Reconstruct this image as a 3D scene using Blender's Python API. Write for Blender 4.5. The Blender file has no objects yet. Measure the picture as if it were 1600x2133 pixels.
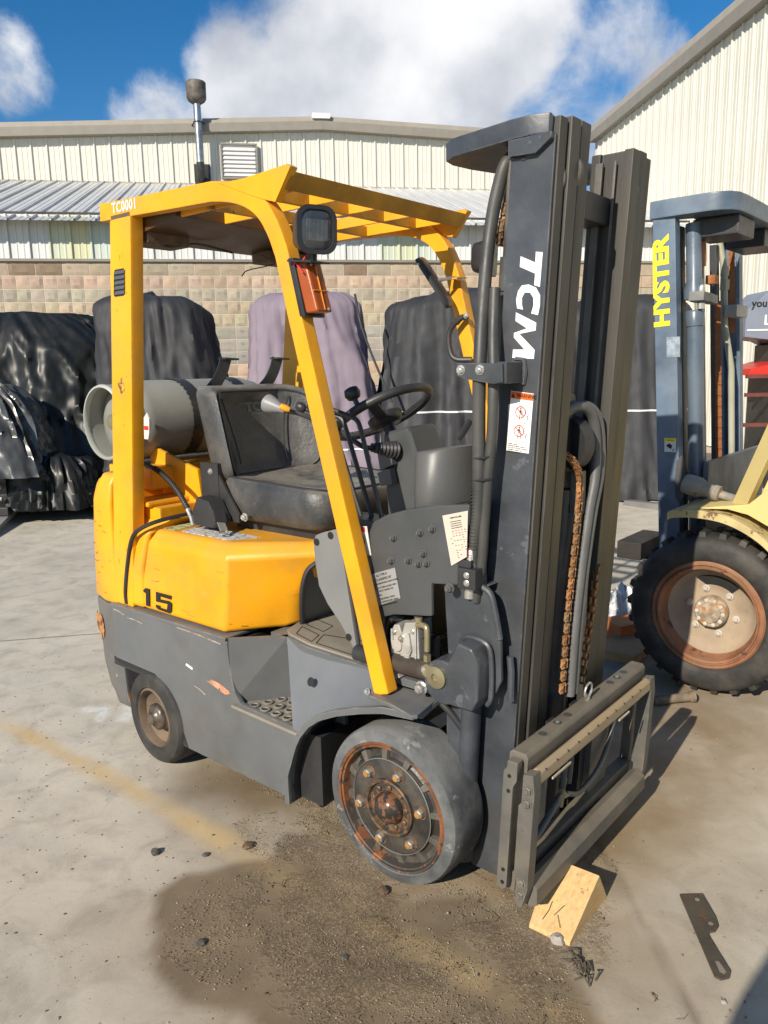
import bpy, bmesh, math, random
from mathutils import Vector, Matrix, noise
random.seed(7)
sc = bpy.context.scene
C = sc.collection
# ------------------------------------------------------------------ camera
CAM_H, PITCH, ROLL, FPX = 1.4358, 0.1834, -0.0201, 1611.7
cp, sp, cr, sr = math.cos(PITCH), math.sin(PITCH), math.cos(ROLL), math.sin(ROLL)
b0 = (Vector((1, 0, 0)), Vector((0, -sp, -cp)), Vector((0, cp, -sp)))
right = cr * b0[0] - sr * b0[1]
down = sr * b0[0] + cr * b0[1]
fwd = b0[2]
cam_d = bpy.data.cameras.new('camera')
cam = bpy.data.objects.new('camera', cam_d); C.objects.link(cam)
mt = Matrix((right, -down, -fwd)).transposed().to_4x4()
mt.translation = Vector((0, 0, CAM_H))
cam.matrix_world = mt
cam_d.sensor_fit = 'VERTICAL'; cam_d.sensor_height = 36.0; cam_d.lens = 36.0 * FPX / 2133.0
cam_d.clip_start = 0.05; cam_d.clip_end = 3000
sc.camera = cam
# ------------------------------------------------------------------ light
SUN_DIR = Vector((0.437, 0.678, -0.47)).normalized()          # the way the light travels
sun_d = bpy.data.lights.new('sun', 'SUN'); sun_d.energy = 5.0; sun_d.angle = math.radians(0.53)
sun_d.color = (1.0, 0.91, 0.77)
sun = bpy.data.objects.new('sun', sun_d); C.objects.link(sun)
sun.rotation_euler = SUN_DIR.to_track_quat('-Z', 'Y').to_euler()
sun.location = (-8, -14, 10)
ELEV = math.asin(-SUN_DIR.z); AZ = math.atan2(-SUN_DIR.x, -SUN_DIR.y)
w = bpy.data.worlds.new('World'); sc.world = w; w.use_nodes = True
nt = w.node_tree; nt.nodes.clear()
def wn(t, **k):
    n = nt.nodes.new(t)
    for a, b in k.items(): setattr(n, a, b)
    return n
out = wn('ShaderNodeOutputWorld'); mixs = wn('ShaderNodeMixShader'); bg1 = wn('ShaderNodeBackground'); bg2 = wn('ShaderNodeBackground')
sky = wn('ShaderNodeTexSky', sky_type='NISHITA', sun_disc=False, sun_elevation=ELEV, sun_rotation=AZ, altitude=600, air_density=1.0, dust_density=0.3, ozone_density=2.5)
hs = wn('ShaderNodeHueSaturation'); hs.inputs['Saturation'].default_value = 1.38; hs.inputs['Value'].default_value = 1.0
nt.links.new(sky.outputs[0], hs.inputs['Color']); nt.links.new(hs.outputs[0], bg1.inputs['Color']); bg1.inputs['Strength'].default_value = 0.092
tc = wn('ShaderNodeTexCoord')
nz = wn('ShaderNodeTexNoise'); nz.inputs['Scale'].default_value = 5.2; nz.inputs['Detail'].default_value = 9; nz.inputs['Roughness'].default_value = 0.62; nz.inputs['Distortion'].default_value = 0.25
nt.links.new(tc.outputs['Generated'], nz.inputs['Vector'])
def wmath(op, a, b=None, c=None, clamp=False):
    n = wn('ShaderNodeMath', operation=op); n.use_clamp = clamp
    for i, v in enumerate((a, b, c)):
        if v is None: continue
        if isinstance(v, (int, float)): n.inputs[i].default_value = v
        else: nt.links.new(v, n.inputs[i])
    return n.outputs[0]
def pxdir(px, py):
    return ((px - 800) / FPX * right + (py - 1066.5) / FPX * down + fwd).normalized()
blob = None
for (px, py, rad, amt) in [(760, 190, 0.21, 1.0), (500, 170, 0.11, .85), (1000, 110, 0.16, 1.0), (900, 250, 0.2, .8), (330, 250, 0.10, .7), (1090, 240, .12, .6),
                           (10, 150, 0.09, .62), (1330, 190, 0.11, .55), (1180, 250, .14, .66), (1270, 200, .13, .52), (560, 60, 0.06, .5)]:
    d = pxdir(px, py)
    vm = wn('ShaderNodeVectorMath', operation='DISTANCE'); nt.links.new(tc.outputs['Generated'], vm.inputs[0]); vm.inputs[1].default_value = d
    m = wn('ShaderNodeMapRange', interpolation_type='SMOOTHSTEP'); nt.links.new(vm.outputs['Value'], m.inputs['Value'])
    m.inputs['From Min'].default_value = rad; m.inputs['From Max'].default_value = rad * .25; m.inputs['To Min'].default_value = 0; m.inputs['To Max'].default_value = amt
    blob = m.outputs[0] if blob is None else wmath('MAXIMUM', blob, m.outputs[0])
nz2 = wn('ShaderNodeTexNoise'); nz2.inputs['Scale'].default_value = 2.3; nz2.inputs['Detail'].default_value = 3
nt.links.new(tc.outputs['Generated'], nz2.inputs['Vector'])
gen = wn('ShaderNodeMapRange', interpolation_type='SMOOTHSTEP'); nt.links.new(nz2.outputs['Fac'], gen.inputs['Value'])
gen.inputs['From Min'].default_value = .56; gen.inputs['From Max'].default_value = .78; gen.inputs['To Max'].default_value = .8
blob = wmath('MAXIMUM', blob, gen.outputs[0])
dens = wmath('ADD', wmath('MULTIPLY', blob, 0.75), wmath('MULTIPLY', wmath('SUBTRACT', nz.outputs['Fac'], 0.5), 1.5))
mask = wn('ShaderNodeMapRange', interpolation_type='SMOOTHSTEP'); nt.links.new(dens, mask.inputs['Value'])
mask.inputs['From Min'].default_value = .20; mask.inputs['From Max'].default_value = .58
mask.inputs['To Max'].default_value = .97
nz3 = wn('ShaderNodeTexNoise'); nz3.inputs['Scale'].default_value = 4.0; nz3.inputs['Detail'].default_value = 6; nz3.inputs['Roughness'].default_value = .5
mp = wn('ShaderNodeMapping'); mp.inputs['Location'].default_value = (.03, .05, .09); nt.links.new(tc.outputs['Generated'], mp.inputs['Vector']); nt.links.new(mp.outputs[0], nz3.inputs['Vector'])
sep = wn('ShaderNodeSeparateXYZ'); nt.links.new(tc.outputs['Generated'], sep.inputs[0])
sh = wmath('ADD', wmath('MULTIPLY', wmath('SUBTRACT', nz3.outputs['Fac'], .5), 1.6), wmath('MULTIPLY', wmath('SUBTRACT', sep.outputs['Z'], .30), 2.3))
shr = wn('ShaderNodeMapRange', interpolation_type='SMOOTHSTEP'); nt.links.new(sh, shr.inputs['Value']); shr.inputs['From Min'].default_value = -.22; shr.inputs['From Max'].default_value = .28
cm = wn('ShaderNodeMix', data_type='RGBA'); nt.links.new(shr.outputs[0], cm.inputs[0]); cm.inputs[6].default_value = (.46, .49, .57, 1); cm.inputs[7].default_value = (1.0, 1.0, 1.0, 1)
nt.links.new(cm.outputs[2], bg2.inputs['Color']); bg2.inputs['Strength'].default_value = 0.84
nt.links.new(mask.outputs[0], mixs.inputs[0]); nt.links.new(bg1.outputs[0], mixs.inputs[1]); nt.links.new(bg2.outputs[0], mixs.inputs[2]); nt.links.new(mixs.outputs[0], out.inputs[0])
sc.view_settings.view_transform = 'Standard'; sc.view_settings.look = 'None'; sc.view_settings.exposure = 0.33; sc.view_settings.gamma = 1.0
sc.view_settings.use_curve_mapping = False
sc.render.engine = 'CYCLES'
sc.cycles.max_bounces = 6

# ------------------------------------------------------------------ helpers
MATS = {}
def mat(name, col, rough=.5, metal=0.0, var=.15, vscale=5, dust=0.0, dustcol=(.33, .29, .23), dscale=3, chips=(), scratch=None, bump=.15, bscale=60,
        stretch=None, up=0.0, coat=0.0, objcol=False, spec=.5, grime=None, edge=None, ridge=False):
    """painted / worn surface: tone variation, dust film, chips, scratches, fine relief"""
    m = bpy.data.materials.new(name); m.use_nodes = True; t = m.node_tree; N = t.nodes; L = t.links
    bs = N['Principled BSDF']; tcn = N.new('ShaderNodeTexCoord')
    mpn = N.new('ShaderNodeMapping'); L.new(tcn.outputs['Object'], mpn.inputs['Vector'])
    if stretch: mpn.inputs['Scale'].default_value = stretch
    vec = mpn.outputs[0]
    def noi(s, d=5, r=.55, v=vec, off=0.0):
        n = N.new('ShaderNodeTexNoise'); n.inputs['Scale'].default_value = s; n.inputs['Detail'].default_value = d; n.inputs['Roughness'].default_value = r
        if off:
            q = N.new('ShaderNodeVectorMath'); q.operation = 'ADD'; L.new(v, q.inputs[0]); q.inputs[1].default_value = (off, off * 1.7, -off); v = q.outputs[0]
        L.new(v, n.inputs['Vector']); return n.outputs['Fac']
    def ramp(v, a, b, hi=1.0):
        r = N.new('ShaderNodeMapRange'); r.interpolation_type = 'SMOOTHSTEP'; L.new(v, r.inputs['Value'])
        r.inputs['From Min'].default_value = a; r.inputs['From Max'].default_value = b; r.inputs['To Max'].default_value = hi; return r.outputs[0]
    def mixc(f, a, b):
        x = N.new('ShaderNodeMix'); x.data_type = 'RGBA'
        for i, q in ((0, f), (6, a), (7, b)):
            if isinstance(q, (float, int)): x.inputs[i].default_value = q
            elif isinstance(q, tuple): x.inputs[i].default_value = (*q[:3], 1)
            else: L.new(q, x.inputs[i])
        return x.outputs[2]
    if objcol:
        oi = N.new('ShaderNodeObjectInfo'); basec = oi.outputs['Color']
        hv = N.new('ShaderNodeHueSaturation'); L.new(basec, hv.inputs['Color'])
        mrv = N.new('ShaderNodeMapRange'); L.new(noi(vscale), mrv.inputs['Value']); mrv.inputs['From Min'].default_value = .25; mrv.inputs['From Max'].default_value = .75
        mrv.inputs['To Min'].default_value = 1 - var; mrv.inputs['To Max'].default_value = 1 + var; L.new(mrv.outputs[0], hv.inputs['Value'])
        c = hv.outputs[0]
    else:
        lo = tuple(x * (1 - var) for x in col); hi = tuple(min(1, x * (1 + var)) for x in col)
        c = mixc(ramp(noi(vscale), .3, .7), lo, hi)
    rg = rough
    if grime: c = mixc(ramp(noi(grime[1], 6, .6, off=3.1), .48, .75, grime[2]), c, grime[0])
    if dust:
        c = mixc(ramp(noi(dscale, 7, .62, off=1.3), .38, .72, dust), c, dustcol)
    if up:
        g = N.new('ShaderNodeNewGeometry'); s3 = N.new('ShaderNodeSeparateXYZ'); L.new(g.outputs['Normal'], s3.inputs[0])
        mm = N.new('ShaderNodeMath'); mm.operation = 'MULTIPLY'; L.new(ramp(s3.outputs['Z'], .35, .95, up), mm.inputs[0]); L.new(ramp(noi(8, 6, .6, off=5), .25, .6), mm.inputs[1])
        c = mixc(mm.outputs[0], c, dustcol)
    met = None
    for (cc, th, s) in chips:
        f = ramp(noi(s, 8, .68, off=s * .37), th, th + .025)
        c = mixc(f, c, cc)
    if scratch:
        q = N.new('ShaderNodeMapping'); L.new(tcn.outputs['Object'], q.inputs['Vector']); q.inputs['Rotation'].default_value = (.2, .5, .1); q.inputs['Scale'].default_value = (4, 4, 60)
        c = mixc(ramp(noi(2.2, 4, .6, v=q.outputs[0]), scratch[1], scratch[1] + .03, .8), c, scratch[0])
    if edge:      # paint rubbed off along the edges
        bv = N.new('ShaderNodeBevel'); bv.samples = 4; bv.inputs['Radius'].default_value = edge[1]; g2 = N.new('ShaderNodeNewGeometry')
        dt = N.new('ShaderNodeVectorMath'); dt.operation = 'DOT_PRODUCT'; L.new(bv.outputs[0], dt.inputs[0]); L.new(g2.outputs['Normal'], dt.inputs[1])
        sb_ = N.new('ShaderNodeMath'); sb_.operation = 'SUBTRACT'; sb_.inputs[0].default_value = 1.0; L.new(dt.outputs['Value'], sb_.inputs[1])
        ml = N.new('ShaderNodeMath'); ml.operation = 'MULTIPLY'; L.new(ramp(sb_.outputs[0], .03, .16), ml.inputs[0]); L.new(ramp(noi(edge[3], 7, .65, off=7.7), .50, .60, edge[2]), ml.inputs[1])
        c = mixc(ml.outputs[0], c, edge[0])
    L.new(c, bs.inputs['Base Color'])
    mr = N.new('ShaderNodeMapRange'); L.new(noi(vscale * 2.3, 6), mr.inputs['Value']); mr.inputs['To Min'].default_value = max(.03, rough - .15); mr.inputs['To Max'].default_value = min(1, rough + .15)
    L.new(mr.outputs[0], bs.inputs['Roughness'])
    bs.inputs['Metallic'].default_value = metal
    bs.inputs['Specular IOR Level'].default_value = spec
    if coat: bs.inputs['Coat Weight'].default_value = coat; bs.inputs['Coat Roughness'].default_value = .15
    if bump:
        bn = N.new('ShaderNodeBump'); bn.inputs['Strength'].default_value = bump; bn.inputs['Distance'].default_value = .004
        hsrc = noi(bscale, 5, .6)
        if ridge:     # sharp cloth creases
            rn = hsrc.node; rn.noise_type = 'RIDGED_MULTIFRACTAL'; rn.inputs['Detail'].default_value = 3.5; rn.inputs['Distortion'].default_value = .8; bn.inputs['Distance'].default_value = .02
        L.new(hsrc, bn.inputs['Height']); L.new(bn.outputs[0], bs.inputs['Normal'])
    MATS[name] = m
    return m

class MB:
    def __init__(s): s.v = []; s.f = []; s.fm = None
    def add(s, vs, fs):
        o = len(s.v); s.v += [Vector(p) for p in vs]; s.f += [tuple(i + o for i in f) for f in fs]; return s
    def box(s, x0, x1, y0, y1, z0, z1):
        v = [(x, y, z) for x in (x0, x1) for y in (y0, y1) for z in (z0, z1)]
        return s.add(v, [(0, 1, 3, 2), (4, 6, 7, 5), (0, 4, 5, 1), (2, 3, 7, 6), (0, 2, 6, 4), (1, 5, 7, 3)])
    def hexa(s, p):      # 8 points: bottom ring 0-3, top ring 4-7
        return s.add(p, [(3, 2, 1, 0), (4, 5, 6, 7), (0, 1, 5, 4), (1, 2, 6, 5), (2, 3, 7, 6), (3, 0, 4, 7)])
    def prism(s, pts, axis, a, b):
        def P(u, v, t): return {'x': (t, u, v), 'y': (u, t, v), 'z': (u, v, t)}[axis]
        n = len(pts)
        s.add([P(u, v, a) for u, v in pts] + [P(u, v, b) for u, v in pts], [tuple(range(n)), tuple(range(2 * n - 1, n - 1, -1))] + [(i, (i + 1) % n, n + (i + 1) % n, n + i) for i in range(n)])
        return s
    def grid(s, rows, closed=False, cap=False):
        n = len(rows[0]); o = [p for r in rows for p in r]; f = []
        for i in range(len(rows) - 1):
            for j in range(n - (0 if closed else 1)):
                k = (j + 1) % n; f.append((i * n + j, i * n + k, (i + 1) * n + k, (i + 1) * n + j))
        if cap: f.append(tuple(range(n - 1, -1, -1))); f.append(tuple((len(rows) - 1) * n + j for j in range(n)))
        return s.add(o, f)
    def tube(s, path, r, n=10, cap=True, sq=None, up=None):
        P = [Vector(p) for p in path]; rows = []; nrm = None
        for i, p in enumerate(P):
            d = (P[min(i + 1, len(P) - 1)] - P[max(i - 1, 0)]).normalized()
            if up is not None: u = Vector(up); nrm = (u - d * u.dot(d)).normalized()
            elif nrm is None:
                a = Vector((0, 0, 1)) if abs(d.z) < .9 else Vector((1, 0, 0)); nrm = (a - d * a.dot(d)).normalized()
            else: nrm = (nrm - d * nrm.dot(d)).normalized()
            bn = d.cross(nrm)
            if sq:   # rectangular section: half sizes (along nrm, along bn)
                rows.append([p + nrm * (a * sq[0]) + bn * (b * sq[1]) for a, b in ((-1, -1), (1, -1), (1, 1), (-1, 1))])
            else:
                rr = r[i] if isinstance(r, (list, tuple)) else r
                rows.append([p + nrm * (rr * math.cos(2 * math.pi * k / n)) + bn * (rr * math.sin(2 * math.pi * k / n)) for k in range(n)])
        return s.grid(rows, True, cap)
    def lathe(s, prof, o=(0, 0, 0), ax=(0, 0, 1), n=24, cap=True):   # prof: (radius, height)
        o = Vector(o); ax = Vector(ax).normalized(); a = Vector((0, 0, 1)) if abs(ax.z) < .9 else Vector((1, 0, 0))
        u = (a - ax * a.dot(ax)).normalized(); v = ax.cross(u)
        rows = [[o + ax * h + u * (r * math.cos(2 * math.pi * k / n)) + v * (r * math.sin(2 * math.pi * k / n)) for k in range(n)] for r, h in prof]
        return s.grid(rows, True, cap)
    def bolt(s, o, ax, r=.009, h=.007, shank=.5):
        s.lathe([(r * 1.25, 0), (r * 1.25, h * .25)], o, ax, 12)
        o2 = Vector(o) + Vector(ax).normalized() * h * .25
        s.lathe([(r, 0), (r, h * .6), (r * .82, h * .8)], o2, ax, 6)
        return s.lathe([(r * shank, 0), (r * shank, h * 1.1)], o2, ax, 10)
    def shear(s, kx, z0=0):
        for p in s.v: p.x += kx * (p.z - z0)
        return s
    def xf(s, M):
        s.v = [M @ p for p in s.v]; return s
    def build(s, name, m, parent=None, bevel=0.0, smooth=35, seg=2):
        me = bpy.data.meshes.new(name); me.from_pydata(s.v, [], s.f)
        bm = bmesh.new(); bm.from_mesh(me); bmesh.ops.recalc_face_normals(bm, faces=bm.faces)
        if bevel:
            ed = [e for e in bm.edges if len(e.link_faces) == 2 and e.calc_face_angle(0) > math.radians(32)]
            bmesh.ops.bevel(bm, geom=ed, offset=bevel, segments=seg, profile=.6, affect='EDGES', clamp_overlap=True)
        for f in bm.faces: f.smooth = True
        lim = math.radians(smooth)
        for e in bm.edges: e.smooth = not (len(e.link_faces) == 2 and e.calc_face_angle(0) > lim) 
        bm.to_mesh(me); bm.free()
        o = bpy.data.objects.new(name, me); C.objects.link(o); me.materials.append(m)
        if parent: o.parent = parent
        if bevel:
            wnm = o.modifiers.new('weighted', 'WEIGHTED_NORMAL'); wnm.keep_sharp = True
        return o
def empty(name, loc=(0, 0, 0), rz=0.0, label=None, cat=None, group=None, kind=None, parent=None):
    o = bpy.data.objects.new(name, None); C.objects.link(o); o.location = loc; o.rotation_euler = (0, 0, rz); o.empty_display_size = .2
    if parent: o.parent = parent
    return tag(o, label, cat, group, kind)
def tag(o, label=None, cat=None, group=None, kind=None):
    if label: o['label'] = label
    if cat: o['category'] = cat
    if group: o['group'] = group
    if kind: o['kind'] = kind
    return o
def copy_obj(o, parent, loc=None, rot=None, name=None):
    c = o.copy(); C.objects.link(c); c.parent = parent
    if loc is not None: c.location = loc
    if rot is not None: c.rotation_euler = rot
    return c
def text(body, size, M4, m, parent, bold=.0, name='lettering', sx=1.0, ext=.0004, align='LEFT', spacing=1.0):
    cu = bpy.data.curves.new(name, 'FONT'); cu.body = body; cu.size = size; cu.offset = bold; cu.extrude = ext; cu.align_x = align; cu.align_y = 'BOTTOM'; cu.space_character = spacing
    cu.resolution_u = 3
    t = bpy.data.objects.new(name, cu); C.objects.link(t)
    dg = bpy.context.evaluated_depsgraph_get(); me = bpy.data.meshes.new_from_object(t.evaluated_get(dg))
    bpy.data.objects.remove(t); bpy.data.curves.remove(cu)
    me.transform(Matrix.Diagonal((sx, 1, 1, 1))); me.transform(M4)
    o = bpy.data.objects.new(name, me); C.objects.link(o); me.materials.clear(); me.materials.append(m)
    if parent: o.parent = parent
    return o
def frame(o, x, y):     # matrix taking text plane to origin o with x and y directions
    x = Vector(x).normalized(); y = Vector(y); y = (y - x * y.dot(x)).normalized(); z = x.cross(y)
    M4 = Matrix((x, y, z)).transposed().to_4x4(); M4.translation = Vector(o); return M4
def smoothpath(pts, n=6):
    P = [Vector(p) for p in pts]; P = [P[0] * 2 - P[1]] + P + [P[-1] * 2 - P[-2]]; o = []
    for i in range(1, len(P) - 2):
        for k in range(n):
            t = k / n; a, b, c, d = P[i - 1], P[i], P[i + 1], P[i + 2]
            o.append(.5 * ((2 * b) + (c - a) * t + (2 * a - 5 * b + 4 * c - d) * t * t + (3 * b - a - 3 * c + d) * t ** 3))
    o.append(P[-2]); return o
RUST = (.16, .055, .018); RUSTL = (.33, .13, .04)
yellow = mat('yellow_paint', (.80, .345, .004), .42, var=.12, vscale=3.5, dust=.3, dustcol=(.42, .26, .07), dscale=7, chips=[((.30, .13, .03), .71, 22), ((.12, .07, .04), .735, 60), ((.55, .35, .12), .72, 35)], scratch=((.45, .25, .06), .75), bump=.06, bscale=25, up=.45, grime=((.42, .17, .01), 4.5, .35), edge=((.22, .11, .04), .006, .8, 16))
yellow_in = yellow
grey = mat('grey_paint', (.105, .112, .118), .48, var=.08, vscale=2, dust=.25, dustcol=(.20, .19, .175), dscale=4, chips=[((.33, .32, .30), .735, 30), ((.30, .14, .06), .75, 12)], scratch=((.22, .22, .21), .74), bump=.06, bscale=30, up=.5, grime=((.075, .07, .062), 3.2, .5), edge=((.30, .27, .23), .006, .8, 14))
mastp = mat('mast_paint', (.038, .043, .052), .42, var=.2, vscale=7, dust=.35, dustcol=(.10, .108, .12), dscale=9, chips=[((.30, .31, .32), .725, 42), ((.085, .092, .105), .60, 6)], bump=.15, bscale=45, up=.3, grime=((.085, .075, .06), 4, .35), edge=((.17, .165, .16), .006, .8, 12))
railp = mat('dusty_rail', (.040, .037, .032), .55, var=.2, vscale=9, stretch=(1, 1, .25), dust=.45, dustcol=(.078, .069, .054), dscale=6, chips=[((.03, .027, .024), .66, 26), ((.2, .19, .17), .74, 18)], bump=.2, bscale=60, edge=((.20, .18, .15), .005, .7, 9))
carp = mat('carriage_steel', (.088, .084, .076), .55, var=.2, vscale=6, dust=.5, dustcol=(.21, .175, .125), dscale=5, chips=[((.05, .04, .035), .7, 24), (RUST, .70, 15)], bump=.3, bscale=50, up=.5, edge=((.24, .20, .15), .006, .8, 12))
blackm = mat('black_plastic', (.022, .022, .024), .42, var=.15, vscale=8, dust=.25, dustcol=(.10, .095, .085), bump=.08, bscale=120)
podp = mat('pod_plastic', (.085, .085, .085), .38, var=.06, dust=.3, dustcol=(.14, .13, .115), bump=.04, bscale=200)
steel = mat('zinc_steel', (.55, .54, .50), .35, metal=.8, var=.15, vscale=20, bump=.05)
rubber = mat('tyre_rubber', (.062, .066, .070), .72, var=.3, vscale=10, dust=.8, dustcol=(.18, .182, .176), dscale=6, chips=[((.20, .21, .205), .60, 9), ((.30, .30, .28), .655, 26), ((.02, .02, .02), .70, 44)], bump=.4, bscale=40, up=.85)
rubberd = mat('dark_rubber', (.022, .021, .020), .7, var=.3, vscale=10, dust=.5, dustcol=(.085, .075, .06), dscale=9, chips=[((.20, .18, .14), .72, 40)], bump=.35, bscale=40)
hosem = mat('hose_rubber', (.035, .035, .034), .5, var=.2, vscale=12, dust=.4, dustcol=(.12, .115, .10), bump=.1)
hoseg = mat('grey_hose', (.10, .10, .098), .5, var=.15, vscale=12, dust=.3, dustcol=(.19, .18, .16), bump=.1)
vinyl = mat('seat_vinyl', (.034, .035, .037), .40, var=.2, vscale=5, dust=.5, dustcol=(.22, .205, .175), dscale=3.5, bump=.45, bscale=90, up=.95, chips=[((.13, .125, .115), .68, 40)])
rimb = mat('rim_black', (.030, .028, .026), .33, var=.3, vscale=14, dust=.45, dustcol=(.13, .11, .085), dscale=12, chips=[(RUST, .68, 20), ((.3, .3, .29), .74, 30)], bump=.25, bscale=60)
rust = mat('rust', (.30, .105, .028), .75, var=.35, vscale=18, chips=[((.07, .035, .02), .6, 30), ((.45, .2, .06), .66, 40)], bump=.5, bscale=90)
rustd = mat('rusty_brown', (.11, .07, .045), .8, var=.35, vscale=14, dust=.5, dustcol=(.2, .16, .11), bump=.5, bscale=80)
chainm = mat('chain_rust', (.26, .16, .075), .75, var=.45, vscale=70, objcol=True, chips=[((.06, .04, .025), .56, 90)], bump=.4, bscale=120)
greys = mat('tank_grey', (.22, .225, .205), .5, var=.1, dust=.4, dustcol=(.33, .32, .27), chips=[((.1, .1, .09), .73, 28)], bump=.12, bscale=30)
white = mat('white_ink', (.75, .75, .73), .5, var=.05, bump=0)
blackink = mat('black_ink', (.012, .011, .010), .5, var=.05, bump=0)
redink = mat('red_ink', (.55, .035, .03), .5, var=.05, bump=0)
orangeink = mat('orange_ink', (.80, .13, .015), .5, var=.05, bump=0)
paper = mat('label_white', (.62, .62, .59), .5, var=.08, dust=.3, dustcol=(.45, .42, .36), chips=[((.2, .19, .17), .72, 60)], bump=0)
paperw = mat('worn_label', (.48, .48, .46), .55, var=.3, vscale=60, chips=[((.13, .12, .11), .56, 70), ((.7, .7, .68), .63, 40)], bump=0)
amber = mat('amber_lens', (.32, .065, .004), .30, var=.1, vscale=9, bump=.1, bscale=300, coat=.15)
glassd = mat('lamp_glass', (.035, .037, .04), .16, var=.3, vscale=30, bump=.3, bscale=200, coat=.8)
alum = mat('cast_aluminium', (.42, .41, .38), .5, metal=.35, var=.2, vscale=14, chips=[((.14, .12, .1), .66, 26)], bump=.2, bscale=50)
brass = mat('brass', (.33, .285, .17), .4, metal=.6, var=.2, bump=.05)
matm = mat('floor_mat', (.19, .175, .145), .75, var=.15, vscale=8, dust=.5, dustcol=(.30, .27, .21), chips=[((.09, .08, .07), .68, 16)], bump=.3, bscale=60)
# ------------------------------------------------------------------ ground (one sheet, fine near the camera)
STAIN = [(-0.534, 2.035), (-0.593, 2.022), (-0.636, 1.974), (-0.661, 1.944), (-0.642, 1.829), (-0.61, 1.775), (-0.601, 1.732), (-0.578, 1.691), (-0.577, 1.66), (-0.537, 1.606), (-0.486, 1.562), (-0.41, 1.547), (-0.345, 1.525), (-0.304, 1.472), (-0.122, 1.351), (0.417, 1.2), (0.508, 1.3), (0.425, 1.664), (0.347, 1.748), (0.243, 1.897), (0.044, 1.884), (-0.156, 1.949), (-0.257, 2.154), (-0.322, 2.206), (-0.365, 2.086), (-0.448, 2.066)]
STAIN2 = [(-0.672, 2.707), (-0.727, 2.637), (-0.768, 2.49), (-0.726, 2.427), (-0.556, 2.4), (-0.406, 2.371), (-0.271, 2.31), (-0.145, 2.305), (-0.288, 2.488), (-0.478, 2.628)]
SAND = [(-0.589, 2.564), (-0.491, 2.495), (-0.274, 2.338), (-0.328, 2.258), (-0.45, 2.344), (-0.514, 2.264), (-0.427, 2.111), (-0.333, 2.062), (-0.464, 2.001), (-0.547, 2.003), (-0.599, 1.792), (-0.584, 1.691), (-0.458, 1.612), (-0.243, 1.536), (-0.13, 1.3), (0.188, 1.2), (0.449, 1.3), (0.411, 1.604), (0.547, 1.677), (0.567, 1.831), (0.666, 2.03), (0.569, 2.151), (0.312, 2.0), (0.248, 2.1), (0.084, 2.2), (-0.077, 2.254), (-0.193, 2.407), (-0.312, 2.497)]
DIRT = [(-0.688, 2.782), (-0.745, 2.638), (-0.698, 2.382), (-0.469, 2.185), (-0.464, 2.001), (-0.633, 1.865), (-0.562, 1.614), (-0.289, 1.411), (0, 1.1), (0.634, 1.1), (0.677, 1.582), (0.656, 1.828), (0.956, 2.021), (1.427, 2.695), (1.681, 3.211), (1.264, 3.6), (0.2, 3.4)]
YEL = [(-3.2, 4.25), (-1.735, 3.125), (-1.357, 2.85), (-0.963, 2.545), (-0.636, 2.275), (-0.356, 2.04), (-0.072, 1.813), (0.165, 1.636), (0.388, 1.487), (0.9, 1.13)]
CRACK = [(0.60, 2.3), (0.646, 1.987), (0.649, 1.847), (0.663, 1.739), (0.659, 1.642), (0.666, 1.568), (0.68, 1.3)]
W1 = [(-1.34, 3.185), (-1.218, 3.194), (-1.205, 3.149), (-1.198, 3.035), (-1.239, 3.037), (-1.252, 3.136), (-1.32, 3.13)]
W2 = [(-1.178, 3.199), (-1.08, 3.195), (-1.07, 3.145), (-1.09, 3.035), (-1.150, 3.044), (-1.14, 3.140)]
def inpoly(x, y, P):
    c = False; j = len(P) - 1
    for i in range(len(P)):
        if (P[i][1] > y) != (P[j][1] > y) and x < (P[j][0] - P[i][0]) * (y - P[i][1]) / (P[j][1] - P[i][1]) + P[i][0]: c = not c
        j = i
    return c
def dseg(x, y, a, b):
    dx, dy = b[0] - a[0], b[1] - a[1]; t = max(0, min(1, ((x - a[0]) * dx + (y - a[1]) * dy) / (dx * dx + dy * dy + 1e-12)))
    return math.hypot(x - a[0] - t * dx, y - a[1] - t * dy)
def sdist(x, y, P, closed=True):
    d = min(dseg(x, y, P[i], P[(i + 1) % len(P)]) for i in range(len(P) - (0 if closed else 1)))
    return (-d if closed and inpoly(x, y, P) else d)
def soft(d, w_): return max(0.0, min(1.0, .5 - d / w_))
def axis(a, b, st, lo, hi):
    v = [a]; 
    while v[-1] < b: v.append(v[-1] + st)
    s = st
    while v[0] > lo: s *= 1.35; v.insert(0, v[0] - s)
    s = st
    while v[-1] < hi: s *= 1.35; v.append(v[-1] + s)
    return v
gx = axis(-2.3, 1.8, .018, -400, 400); gy = axis(1.0, 3.6, .018, -300, 700)
me = bpy.data.meshes.new('ground'); vs = []; att = {'stain': [], 'sand': [], 'dirt': [], 'line': [], 'whitep': [], 'crack': []}
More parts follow.
